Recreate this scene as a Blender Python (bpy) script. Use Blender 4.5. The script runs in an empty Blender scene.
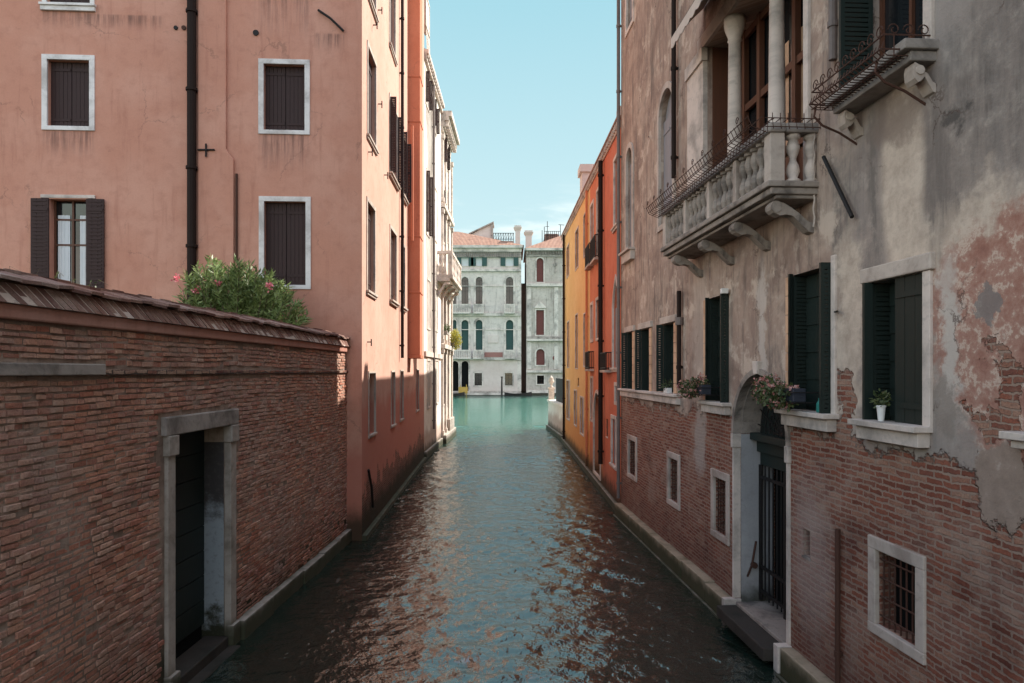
import bpy, math, random
import numpy as np
from mathutils import Vector
from mathutils.geometry import tessellate_polygon
random.seed(7)
SC = bpy.context.scene
COL = SC.collection
F = 720.0; HX = 512.0; HY = 371.0; CH = 4.2      # lens in pixels, vanishing point, eye height over the water

# ------------------------------------------------------------------ node helpers
def newmat(name):
    m = bpy.data.materials.new(name); m.use_nodes = True
    m.node_tree.nodes.clear()
    return m, m.node_tree
def nd(t, typ, ins=None, **props):
    n = t.nodes.new(typ)
    for k, v in props.items(): setattr(n, k, v)
    for k, v in (ins or {}).items():
        s = n.inputs[k]
        if isinstance(v, bpy.types.NodeSocket): t.links.new(v, s)
        else: s.default_value = v
    return n
def M(t, op, a, b=0.0, clamp=False, c=None):
    ins = {0: a, 1: b}
    if c is not None: ins[2] = c
    return nd(t, 'ShaderNodeMath', ins, operation=op, use_clamp=clamp).outputs[0]
def C4(c): return c if isinstance(c, bpy.types.NodeSocket) else (c[0], c[1], c[2], 1)
def MX(t, f, a, b, mode='MIX'):
    n = nd(t, 'ShaderNodeMix', data_type='RGBA', blend_type=mode)
    for i, v in ((0, f), (6, C4(a)), (7, C4(b))):
        if isinstance(v, bpy.types.NodeSocket): t.links.new(v, n.inputs[i])
        else: n.inputs[i].default_value = v
    return n.outputs[2]
def NZ(t, vec, scale, detail=4, rough=.6, dist=0):
    return nd(t, 'ShaderNodeTexNoise', {'Vector': vec, 'Scale': scale, 'Detail': detail, 'Roughness': rough, 'Distortion': dist}).outputs['Fac']
def SC3(t, vec, s): return nd(t, 'ShaderNodeVectorMath', {0: vec, 1: s}, operation='MULTIPLY').outputs[0]
def ADD3(t, a, b): return nd(t, 'ShaderNodeVectorMath', {0: a, 1: b}, operation='ADD').outputs[0]
def SS(t, v, lo, hi):          # smooth step
    return nd(t, 'ShaderNodeMapRange', {0: v, 1: lo, 2: hi, 3: 0.0, 4: 1.0}, interpolation_type='SMOOTHSTEP').outputs[0]
def RAMP(t, f, stops):
    n = nd(t, 'ShaderNodeValToRGB', {0: f}); r = n.color_ramp
    while len(r.elements) < len(stops): r.elements.new(.5)
    for e, (p, c) in zip(r.elements, stops): e.position = p; e.color = (c[0], c[1], c[2], 1)
    return n.outputs[0]
def UV(t): return nd(t, 'ShaderNodeTexCoord').outputs['UV']
def OBJ(t): return nd(t, 'ShaderNodeTexCoord').outputs['Object']
def XYZ(t, v):
    n = nd(t, 'ShaderNodeSeparateXYZ', {0: v}); return n.outputs[0], n.outputs[1], n.outputs[2]
def finish(t, col, rough=.85, height=None, bdist=.01, bstr=1.0, spec=.3, metal=0.0, **kw):
    p = nd(t, 'ShaderNodeBsdfPrincipled', {'Base Color': C4(col), 'Roughness': rough, 'Specular IOR Level': spec, 'Metallic': metal})
    for k, v in kw.items(): p.inputs[k].default_value = v
    if height is not None:
        b = nd(t, 'ShaderNodeBump', {'Height': height, 'Distance': bdist, 'Strength': bstr})
        t.links.new(b.outputs[0], p.inputs['Normal'])
    o = nd(t, 'ShaderNodeOutputMaterial'); t.links.new(p.outputs[0], o.inputs[0])
    return p

def brick_layer(t, uv, pal, mortar, bw=.25, rh=.066, ms=.012, wob=.02, seed=0.0):
    """returns colour, height : weathered brickwork in metres"""
    w = nd(t, 'ShaderNodeTexNoise', {'Vector': ADD3(t, uv, (seed, seed, 0)), 'Scale': 2.2, 'Detail': 2.0}).outputs['Color']
    w = SC3(t, ADD3(t, w, (-.5, -.5, -.5)), (wob*2, wob*2.4, 0))
    w2 = nd(t, 'ShaderNodeTexNoise', {'Vector': uv, 'Scale': 22.0, 'Detail': 2.0}).outputs['Color']
    w2 = SC3(t, ADD3(t, w2, (-.5, -.5, -.5)), (.042, .034, 0))
    v = ADD3(t, ADD3(t, uv, w), w2)
    b = nd(t, 'ShaderNodeTexBrick', {'Vector': v, 'Color1': (0, 0, 0, 1), 'Color2': (1, 1, 1, 1), 'Mortar': (.5, .5, .5, 1), 'Scale': 1.0,
           'Mortar Size': ms, 'Mortar Smooth': .25, 'Bias': 0.0, 'Brick Width': bw, 'Row Height': rh}, offset=.5, squash=1.0)
    rnd = nd(t, 'ShaderNodeSeparateColor', {0: b.outputs['Color']}).outputs[0]
    var = M(t, 'ADD', M(t, 'MULTIPLY', rnd, .62), M(t, 'MULTIPLY', NZ(t, uv, 3.5, 3), .5))
    col = RAMP(t, var, pal)
    fine = NZ(t, uv, 45, 4, .7)
    col = MX(t, M(t, 'MULTIPLY', SS(t, fine, .35, .75), .5), col, (.06, .04, .035), 'MIX')
    col = MX(t, b.outputs['Fac'], col, mortar)
    big = NZ(t, uv, .7, 5, .65)
    col = MX(t, SS(t, big, .5, .72), col, MX(t, 1.0, col, (.62, .60, .62), 'MULTIPLY'))
    h = M(t, 'SUBTRACT', M(t, 'ADD', M(t, 'MULTIPLY', fine, .5), M(t, 'MULTIPLY', rnd, .45)), M(t, 'MULTIPLY', b.outputs['Fac'], 1.2))
    return col, h

RED_PAL = [(.1, (.10, .038, .028)), (.35, (.20, .066, .045)), (.55, (.27, .088, .055)), (.75, (.24, .10, .075)), (.95, (.36, .19, .13))]
OLD_PAL = [(.15, (.09, .05, .045)), (.34, (.27, .11, .08)), (.46, (.40, .19, .125)), (.56, (.22, .105, .09)), (.68, (.40, .23, .165)), (.9, (.52, .36, .27))]

def cracks(t, uv, col, n, sc=.55, w=.010, k=.32):
    wv = nd(t, 'ShaderNodeTexNoise', {'Vector': uv, 'Scale': 2.5, 'Detail': 6.0, 'Roughness': .7}).outputs['Color']
    v = ADD3(t, uv, SC3(t, wv, (.7, .7, 0)))
    d = nd(t, 'ShaderNodeTexVoronoi', {'Vector': v, 'Scale': sc}, feature='DISTANCE_TO_EDGE').outputs['Distance']
    m = M(t, 'MULTIPLY', M(t, 'SUBTRACT', 1.0, SS(t, d, w*.2, w)), SS(t, NZ(t, ADD3(t, uv, (2, 5, 0)), .8, 3), .5, .62))
    return MX(t, M(t, 'MULTIPLY', m, k), col, (.09, .06, .05))
def plaster_mat(name, base, light, dark, algae_z=.8, brick_z=None, bump=.006, rough=.9, streak=.5, scale=1.0, low_tone=None, extra=None):
    m, t = newmat(name); uv = UV(t); s, z, _ = XYZ(t, uv)
    n1 = NZ(t, uv, .55*scale, 6, .62, .3); n2 = NZ(t, uv, 3.2*scale, 5, .65); n3 = NZ(t, uv, 26, 4, .7)
    st = NZ(t, SC3(t, uv, (3.5*scale, .28*scale, 1)), 1.6, 5, .65)
    col = MX(t, SS(t, n1, .38, .66), base, light)
    col = MX(t, M(t, 'MULTIPLY', SS(t, n2, .45, .75), .42), col, dark)
    col = MX(t, M(t, 'MULTIPLY', SS(t, st, .52, .74), streak), col, dark)
    col = MX(t, M(t, 'MULTIPLY', SS(t, n3, .3, .8), .22), col, MX(t, 1.0, col, (.6, .6, .6), 'MULTIPLY'))
    h = M(t, 'ADD', M(t, 'MULTIPLY', n3, .35), n2)
    col = cracks(t, uv, col, n1)
    if extra: col = extra(t, uv, col)
    if low_tone:  # blends towards a second tone low on the wall
        zz = M(t, 'ADD', z, M(t, 'MULTIPLY', M(t, 'SUBTRACT', n1, .5), 1.6))
        col = MX(t, M(t, 'MULTIPLY', M(t, 'SUBTRACT', 1.0, SS(t, zz, low_tone[0]-.25, low_tone[0]+.35)), .75), col, low_tone[1])
    if brick_z is not None:
        bc, bh = brick_layer(t, uv, RED_PAL, (.28, .2, .16))
        zz = M(t, 'ADD', z, M(t, 'MULTIPLY', M(t, 'SUBTRACT', NZ(t, uv, 1.1, 6, .7), .5), 3.4))
        mk = M(t, 'SUBTRACT', 1.0, SS(t, zz, brick_z-.06, brick_z+.06))
        col = MX(t, mk, col, bc)
        h = M(t, 'ADD', M(t, 'MULTIPLY', h, M(t, 'SUBTRACT', 1.6, mk)), M(t, 'MULTIPLY', bh, mk))
    if algae_z:
        za = M(t, 'ADD', z, M(t, 'MULTIPLY', M(t, 'SUBTRACT', NZ(t, uv, 2.3, 5), .5), .7))
        col = MX(t, M(t, 'MULTIPLY', M(t, 'SUBTRACT', 1.0, SS(t, za, algae_z*.35, algae_z)), .88), col, (.028, .03, .018))
    finish(t, col, rough, h, bump, 1.0, .15)
    return m

def front_stains(t, uv, col):
    w = Wall((-15.0, 17.85+.0613*(-15.0+3.72)), (-3.72, 17.85), (0, -1)); s, z, _ = XYZ(t, uv)
    drip = NZ(t, SC3(t, uv, (9, .5, 1)), 1.0, 5, .7)
    for px, py, rs, h in ((284, 135, .6, 1.1), (69, 132, .6, .8), (284, -12, .65, 1.5), (69, 5, .7, .7), (330, 35, .35, .5), (390, 230, .2, .3), (120, 16, 1.0, .4)):
        cs, cz = w.at(px, py)
        m1 = M(t, 'SUBTRACT', 1.0, SS(t, M(t, 'ABSOLUTE', M(t, 'SUBTRACT', s, cs)), rs*.7, rs*1.2))
        m2 = M(t, 'MULTIPLY', SS(t, z, cz-h, cz-.03), M(t, 'SUBTRACT', 1.0, SS(t, z, cz, cz+.06)))
        k = M(t, 'MULTIPLY', M(t, 'MULTIPLY', m1, m2), SS(t, drip, .35, .66))
        col = MX(t, M(t, 'MULTIPLY', k, .8), col, (.16, .09, .075))
    n = NZ(t, ADD3(t, uv, (3, 8, 0)), 1.2, 6, .7); col = MX(t, M(t, 'MULTIPLY', SS(t, n, .55, .72), .35), col, (.45, .21, .155))
    return col
def real_brick_mat(name, pal, rscale=1.0, dirt=(.07, .045, .038), co='UV'):
    m, t = newmat(name); uv = UV(t) if co == 'UV' else OBJ(t)
    r = nd(t, 'ShaderNodeAttribute', attribute_name='rnd').outputs['Fac']
    big = NZ(t, uv, .45, 4, .6); mid = NZ(t, uv, 1.7, 5, .65); fine = NZ(t, uv, 38, 5, .75); f2 = NZ(t, uv, 12, 4, .7)
    v = M(t, 'ADD', M(t, 'MULTIPLY', r, .55*rscale), M(t, 'MULTIPLY', M(t, 'ADD', mid, f2), .25))
    c = RAMP(t, v, pal)
    c = MX(t, SS(t, big, .42, .6), c, MX(t, 1.0, c, (1.04, .90, .82), 'MULTIPLY'))
    c = MX(t, M(t, 'MULTIPLY', SS(t, NZ(t, ADD3(t, uv, (1, 6, 0)), .9, 5, .65), .46, .6), .6), c, MX(t, .5, MX(t, 1.0, c, (.84, .98, 1.08), 'MULTIPLY'), (.33, .23, .185)))
    c = MX(t, M(t, 'MULTIPLY', SS(t, fine, .42, .72), .42), c, dirt)
    c = MX(t, M(t, 'MULTIPLY', SS(t, NZ(t, ADD3(t, uv, (7, 3, 0)), 1.3, 6, .7), .56, .68), .38), c, (.42, .34, .29))
    s, z, w = XYZ(t, uv); z = w if co != 'UV' else z
    za = M(t, 'ADD', z, M(t, 'MULTIPLY', M(t, 'SUBTRACT', mid, .5), 1.6))
    c = MX(t, M(t, 'MULTIPLY', M(t, 'SUBTRACT', 1.0, SS(t, za, .3, 1.9)), .45), c, MX(t, 1.0, c, (.52, .40, .42), 'MULTIPLY'))
    c = MX(t, M(t, 'MULTIPLY', M(t, 'SUBTRACT', 1.0, SS(t, za, .0, .6)), .8), c, (.03, .032, .018))
    finish(t, c, .9, M(t, 'ADD', fine, M(t, 'MULTIPLY', f2, 1.5)), .007, 1.0, .12)
    return m
def real_bricks(w, mb, s0, s1, z0, z1, holes, rnd, bl=.212, bh=.070, patches=()):
    row = 0; z = z0
    ph_ = [rnd.uniform(0, 6.28) for _ in range(6)]
    wav = lambda s: .018*math.sin(s*.7+ph_[0])+.009*math.sin(s*1.9+ph_[1])+.005*math.sin(s*4.3+ph_[2])
    while z < z1:
        s = s0-(row % 2)*bl*.5-rnd.uniform(0, .1); hrow = bh*rnd.uniform(.82, 1.12)
        while s < s1:
            L = bl*rnd.choice((1, 1, 1, .55, .8))*rnd.uniform(.9, 1.08); a, b = s+.0035, min(s+L-.003, s1); s += L
            c = (a+b)/2; zz = z+wav(c); h = hrow+rnd.uniform(-.006, .002)
            if b-a < .03 or zz < z0 or zz+h > z1: continue
            if any(h0-.0 < b and a < h1 and zz < ht and zz+h > hb for h0, h1, hb, ht in holes): continue
            if rnd.random() < .02: continue
            pat = any(abs(c-pc) < pr and zz < pz for pc, pr, pz in patches)
            o = rnd.gauss(.013, .0075) if rnd.random() < .9 else rnd.uniform(-.004, .022)
            if pat: o = .002
            o = max(.001, o); g = rnd.uniform(.006, .012); j = lambda k=.0028: rnd.uniform(-k, k)
            zb, zt_ = zz+.005, zz+h-.005; sl = rnd.uniform(-.007, .007)
            B = [(a+j(), zb+j(), -.02), (b+j(), zb+sl+j(), -.02), (b+j(), zt_+sl+j(), -.02), (a+j(), zt_+j(), -.02)]
            T = [(a+g+j(), zb+g*.7+j(), o+j()), (b-g+j(), zb+g*.7+sl+j(), o+j()), (b-g+j(), zt_-g*.7+sl+j(), o+j()), (a+g+j(), zt_-g*.7+j(), o+j())]
            mb.cr = .02+.96*rnd.random()
            w.quad(mb, T)
            for k in range(4): n_ = (k+1) % 4; w.quad(mb, [B[k], B[n_], T[n_], T[k]])
        z += hrow; row += 1
    mb.cr = 0.0
def stone_mat(name, base, dark, algae=False, scale=1.0, bump=.004, co='UV'):
    m, t = newmat(name); uv = UV(t) if co == 'UV' else OBJ(t)
    n1 = NZ(t, uv, 1.3*scale, 6, .65, .4); n2 = NZ(t, uv, 9*scale, 5, .7); n3 = NZ(t, uv, 60, 3, .7)
    col = MX(t, SS(t, n1, .42, .72), base, dark)
    col = MX(t, M(t, 'MULTIPLY', SS(t, n2, .5, .72), .45), col, dark)
    if algae:
        s, z, w = XYZ(t, uv)
        if co != 'UV': z = w
        za = M(t, 'ADD', z, M(t, 'MULTIPLY', M(t, 'SUBTRACT', NZ(t, uv, 2.5, 5), .5), .35))
        col = MX(t, M(t, 'MULTIPLY', M(t, 'SUBTRACT', 1.0, SS(t, za, .17, .48)), .93), col, (.032, .036, .016))
    finish(t, col, .8, M(t, 'ADD', n2, M(t, 'MULTIPLY', n3, .4)), bump, 1.0, .25)
    return m

def paint_mat(name, col, rough=.6, var=.35, metal=0.0, spec=.3, scale=1.0, streaky=False):
    m, t = newmat(name); o = OBJ(t)
    v = SC3(t, o, (6, 6, .8)) if streaky else o
    n = NZ(t, v, 4*scale, 5, .65); n3 = NZ(t, o, 50, 3)
    c = MX(t, M(t, 'MULTIPLY', SS(t, n, .4, .75), var), col, (col[0]*.35+.02, col[1]*.35+.017, col[2]*.35+.012))
    finish(t, c, rough, M(t, 'ADD', n, M(t, 'MULTIPLY', n3, .3)), .002, 1.0, spec, metal)
    return m

# ------------------------------------------------------------------ materials
MT = {}
def build_materials():
    MT['pink'] = plaster_mat('pink_plaster', (.54, .265, .19), (.59, .315, .235), (.40, .18, .128), 1.0, None, .004, streak=.55, low_tone=(2.2, (.46, .17, .125)), extra=front_stains)
    MT['pink_side'] = plaster_mat('pink_plaster_side', (.54, .32, .25), (.59, .37, .295), (.43, .23, .175), 1.1, 1.2, .004, streak=.35, low_tone=(3.3, (.47, .17, .125)))
    MT['flue'] = plaster_mat('terracotta_plaster', (.52, .19, .115), (.55, .215, .135), (.42, .14, .085), None, None, .003, streak=.3)
    MT['cream'] = plaster_mat('cream_plaster', (.76, .69, .62), (.82, .76, .70), (.55, .47, .41), .8, None, .004, low_tone=(1.2, (.42, .28, .23)))
    MT['red'] = plaster_mat('red_plaster', (.57, .165, .095), (.62, .21, .125), (.40, .11, .065), .9, None, .005, streak=.5, low_tone=(1.0, (.42, .15, .1)))
    MT['orange'] = plaster_mat('orange_plaster', (.57, .19, .10), (.62, .24, .13), (.40, .125, .07), .9, None, .005, streak=.5, low_tone=(1.0, (.40, .17, .09)))
    MT['yellow'] = plaster_mat('yellow_plaster', (.70, .43, .175), (.74, .48, .22), (.54, .30, .12), .9, None, .005, streak=.45, low_tone=(1.9, (.58, .24, .075)))
    MT['palace'] = plaster_mat('palace_stone', (.58, .52, .48), (.65, .585, .545), (.27, .245, .23), .9, None, .01, streak=.7, scale=.5)
    MT['palace_lower'] = plaster_mat('palace_brick_pale', (.58, .49, .45), (.64, .56, .52), (.46, .37, .34), .9, None, .01, streak=.3, scale=.5)
    MT['palace_old'] = plaster_mat('palace_stone_old', (.44, .385, .345), (.55, .49, .445), (.15, .135, .12), .9, None, .01, streak=.9, scale=.6)
    MT['alley'] = plaster_mat('alley_plaster', (.28, .17, .13), (.33, .20, .16), (.12, .09, .08), .9, None, .01, scale=.5)
    MT['stone'] = stone_mat('istrian_stone', (.62, .535, .475), (.28, .25, .225))
    MT['stone_white'] = stone_mat('white_painted_stone', (.74, .71, .69), (.42, .39, .37))
    MT['stone_mid'] = stone_mat('soot_stained_stone', (.31, .265, .23), (.09, .078, .07), scale=1.6)
    MT['stone_warm'] = stone_mat('warm_stone', (.50, .43, .375), (.26, .21, .18))
    MT['stone_alg'] = stone_mat('istrian_stone_waterline', (.40, .355, .315), (.17, .145, .12), True)
    MT['stone_dark'] = stone_mat('weathered_dark_stone', (.36, .32, .29), (.12, .105, .095))
    MT['stone_palace'] = stone_mat('palace_trim', (.64, .57, .52), (.22, .2, .185), scale=.4)
    MT['curb'] = stone_mat('algae_brown_curb', (.36, .29, .21), (.15, .125, .075), True)
    MT['wetstone'] = stone_mat('wet_stone', (.045, .038, .033), (.02, .02, .016))
    MT['lit_ochre'] = stone_mat('lit_ochre_jamb', (.62, .40, .26), (.42, .25, .16))  # warm light on the jambs put into the colour; also tints the loggia reflection
    MT['shut_brown'] = paint_mat('brown_shutter_paint', (.036, .017, .016), .65, .3, streaky=True)
    MT['shut_green'] = paint_mat('green_shutter_paint', (.010, .019, .016), .6, .3, streaky=True)
    MT['shut_grey'] = paint_mat('grey_shutter_paint', (.26, .255, .27), .7, .35, streaky=True)
    MT['shut_teal'] = paint_mat('teal_shutter_paint', (.03, .075, .07), .6, .2)
    MT['shut_red'] = paint_mat('oxblood_shutter_paint', (.15, .045, .04), .6, .25)
    MT['wood'] = paint_mat('brown_window_wood', (.11, .045, .026), .5, .4, streaky=True)
    MT['door_green'] = paint_mat('dark_green_door', (.012, .020, .018), .55, .4, streaky=True)
    MT['iron'] = paint_mat('dark_iron', (.014, .012, .012), .6, .3, .2)
    MT['rust'] = paint_mat('rusty_iron', (.075, .034, .024), .8, .5, .1)
    MT['pipe'] = paint_mat('brown_drainpipe', (.022, .014, .012), .7, .3, .0, .1)
    MT['pipe_grey'] = paint_mat('grey_drainpipe', (.17, .14, .13), .6, .4, .1)
    MT['cloth'] = paint_mat('awning_canvas', (.58, .50, .44), .9, .3)
    MT['curtain_or_reflection'] = paint_mat('white_curtain', (.66, .70, .72), .9, .12)
    MT['white'] = paint_mat('white_ceramic', (.7, .7, .68), .4, .1)
    MT['slate'] = paint_mat('dark_planter', (.03, .035, .05), .5, .2)
    MT['bottle'] = paint_mat('teal_plastic', (.03, .20, .17), .3, .1)
    MT['darkwood'] = paint_mat('black_wood', (.03, .026, .025), .7, .3)
    MT['yellowpaint'] = paint_mat('yellow_board', (.5, .33, .08), .6, .2)
    MT['sign'] = paint_mat('faded_red_sign', (.32, .15, .13), .7, .4, scale=3)
    m, t = newmat('dark_glass'); finish(t, (.012, .014, .016), .08, NZ(t, OBJ(t), 2.5, 2), .004, .6, .6); MT['glass'] = m
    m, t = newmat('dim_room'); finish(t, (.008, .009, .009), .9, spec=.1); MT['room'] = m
    # garden brick wall
    m, t = newmat('old_brickwork'); uv = UV(t); s, z, _ = XYZ(t, uv)
    c, h = brick_layer(t, uv, OLD_PAL, (.115, .085, .07), .235, .064, .0125, .035, 3.0)
    bl = NZ(t, uv, .9, 6, .68); 
    c = MX(t, M(t, 'MULTIPLY', SS(t, bl, .5, .66), .5), c, MX(t, 1.0, c, (.55, .5, .62), 'MULTIPLY'))
    c = MX(t, M(t, 'MULTIPLY', SS(t, NZ(t, ADD3(t, uv, (9, 4, 0)), 2.1, 6, .7), .60, .68), .55), c, (.42, .34, .29))
    dsx = M(t, 'ABSOLUTE', M(t, 'SUBTRACT', s, GWS)); pm = M(t, 'MULTIPLY', M(t, 'SUBTRACT', 1.0, SS(t, dsx, .36, .44)), M(t, 'SUBTRACT', 1.0, SS(t, M(t, 'ADD', z, M(t, 'MULTIPLY', bl, .3)), 2.85, 2.95)))
    c = MX(t, M(t, 'MULTIPLY', pm, .55), c, (.26, .20, .165))
    za = M(t, 'ADD', z, M(t, 'MULTIPLY', M(t, 'SUBTRACT', bl, .5), 1.2))
    c = MX(t, M(t, 'MULTIPLY', M(t, 'SUBTRACT', 1.0, SS(t, za, .2, 2.2)), .35), c, (.07, .035, .032))
    finish(t, c, .88, M(t, 'ADD', h, M(t, 'MULTIPLY', bl, 1.5)), .028, 1.0, .15); MT['oldbrick'] = m
    MT['coping'] = real_brick_mat('coping_brick', [(.1, (.10, .055, .05)), (.35, (.19, .10, .085)), (.6, (.27, .16, .13)), (.9, (.38, .28, .24))], 1.1, co='OBJ')
    m, t = newmat('roof_tiles'); uv = UV(t)
    w = nd(t, 'ShaderNodeTexWave', {'Vector': uv, 'Scale': 1.35, 'Distortion': .3, 'Detail': 1.0}, wave_type='BANDS', bands_direction='X').outputs['Fac']
    n = NZ(t, uv, .9, 6, .75)
    c = RAMP(t, n, [(.3, (.20, .11, .08)), (.5, (.34, .19, .135)), (.7, (.42, .27, .20))])
    c = MX(t, M(t, 'MULTIPLY', M(t, 'SUBTRACT', 1.0, w), .45), c, (.12, .06, .05))
    finish(t, c, .9, w, .06); MT['tiles'] = m
    # foliage
    def leafmat(name, a, b, tr=.25):
        m, t = newmat(name); o = OBJ(t)
        c = MX(t, SS(t, NZ(t, o, 9, 2), .35, .65), a, b)
        p = nd(t, 'ShaderNodeBsdfPrincipled', {'Base Color': c, 'Roughness': .45, 'Specular IOR Level': .4})
        tl = nd(t, 'ShaderNodeBsdfTranslucent', {'Color': c})
        mx = nd(t, 'ShaderNodeMixShader', {0: tr, 1: p.outputs[0], 2: tl.outputs[0]})
        ou = nd(t, 'ShaderNodeOutputMaterial'); t.links.new(mx.outputs[0], ou.inputs[0]); return m
    MT['leaf'] = leafmat('oleander_leaf', (.12, .18, .055), (.26, .33, .13), .3)
    MT['leaf2'] = leafmat('geranium_leaf', (.05, .08, .03), (.11, .13, .05), .25)
    MT['leaf3'] = leafmat('yellow_green_leaf', (.30, .30, .05), (.50, .44, .08), .3)
    MT['blossom'] = leafmat('pink_blossom', (.75, .18, .24), (.82, .30, .32), .2)
    MT['blossom2'] = leafmat('salmon_blossom', (.46, .17, .15), (.55, .34, .30), .2)
    MT['bark'] = paint_mat('bark', (.12, .09, .065), .9, .4)

# ------------------------------------------------------------------ object helpers
def tag(o, label=None, cat=None, group=None, kind=None):
    if label: o['label'] = label
    if cat: o['category'] = cat
    if group: o['group'] = group
    if kind: o['kind'] = kind
    return o
def thing(name, loc, label, cat, group=None):
    o = bpy.data.objects.new(name, None); COL.objects.link(o); o.location = loc; o.empty_display_size = .3
    return tag(o, label, cat, group)
def root_of(o):
    while o.parent: o = o.parent
    return o
class MB:
    def __init__(self): self.v = []; self.f = []; self.uv = []; self.mi = []; self.cm = 0; self.rn = []; self.cr = 0.0
    def face(self, pts, uvs=None):
        i = len(self.v); self.v += [tuple(p) for p in pts]; self.f.append(tuple(range(i, i+len(pts))))
        if uvs is None:
            uvs = [(p[0]+p[1], p[2]) for p in pts]
        self.uv.append([tuple(u) for u in uvs]); self.mi.append(self.cm); self.rn.append(self.cr)
    def hexa(self, c):          # 8 corners: bottom 4 (ccw), top 4
        for q in ((0,3,2,1), (4,5,6,7), (0,1,5,4), (1,2,6,5), (2,3,7,6), (3,0,4,7)):
            self.face([c[k] for k in q])
    def box(self, x0, x1, y0, y1, z0, z1):
        self.hexa([(x0,y0,z0),(x1,y0,z0),(x1,y1,z0),(x0,y1,z0),(x0,y0,z1),(x1,y0,z1),(x1,y1,z1),(x0,y1,z1)])
    def tube(self, pts, r, seg=6, r2=None, cap=True):
        pts = [Vector(p) for p in pts]; rings = []
        n = len(pts)
        for i, p in enumerate(pts):
            d = (pts[min(i+1, n-1)] - pts[max(i-1, 0)]).normalized()
            a = Vector((0, 0, 1)) if abs(d.z) < .9 else Vector((1, 0, 0))
            u = d.cross(a).normalized(); w = d.cross(u).normalized()
            rr = r if r2 is None else r + (r2-r)*i/(n-1)
            rings.append([p + (u*math.cos(2*math.pi*k/seg) + w*math.sin(2*math.pi*k/seg))*rr for k in range(seg)])
        for a, b in zip(rings[:-1], rings[1:]):
            for k in range(seg):
                self.face([a[k], b[k], b[(k+1) % seg], a[(k+1) % seg]])
        if cap: self.face(rings[0]); self.face(rings[-1][::-1])
    def lathe(self, cx, cy, prof, seg=10, ax=None):
        rings = [[Vector((cx+r*math.cos(2*math.pi*k/seg), cy+r*math.sin(2*math.pi*k/seg), z)) for k in range(seg)] for r, z in prof]
        for a, b in zip(rings[:-1], rings[1:]):
            for k in range(seg): self.face([a[k], a[(k+1) % seg], b[(k+1) % seg], b[k]])
        self.face(rings[0][::-1]); self.face(rings[-1])
    def build(self, name, mat, parent=None, bevel=0, smooth=False, label=None):
        R = Vector(root_of(parent).location) if parent else Vector((0, 0, 0))
        me = bpy.data.meshes.new(name)
        me.from_pydata([tuple(Vector(v)-R) for v in self.v], [], self.f)
        ul = me.uv_layers.new(name='UVMap')
        flat = [c for f in self.uv for u in f for c in u[:2]]
        ul.data.foreach_set('uv', flat)
        if any(self.rn):
            at_ = me.attributes.new('rnd', 'FLOAT', 'FACE'); at_.data.foreach_set('value', self.rn)
        mats = mat if isinstance(mat, (list, tuple)) else [mat]
        for mm in mats: me.materials.append(MT[mm] if isinstance(mm, str) else mm)
        if len(mats) > 1: me.polygons.foreach_set('material_index', self.mi)
        o = bpy.data.objects.new(name, me); COL.objects.link(o)
        if parent: o.parent = parent
        if smooth or bevel:
            import bmesh
            bm = bmesh.new(); bm.from_mesh(me); bmesh.ops.remove_doubles(bm, verts=bm.verts, dist=.0004)
            bmesh.ops.recalc_face_normals(bm, faces=bm.faces); bm.to_mesh(me); bm.free()
        if smooth: me.polygons.foreach_set('use_smooth', [True]*len(me.polygons))
        if bevel:
            b = o.modifiers.new('bevel', 'BEVEL'); b.width = bevel; b.segments = 2; b.limit_method = 'ANGLE'
        if label: o['label'] = label
        return o

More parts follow.
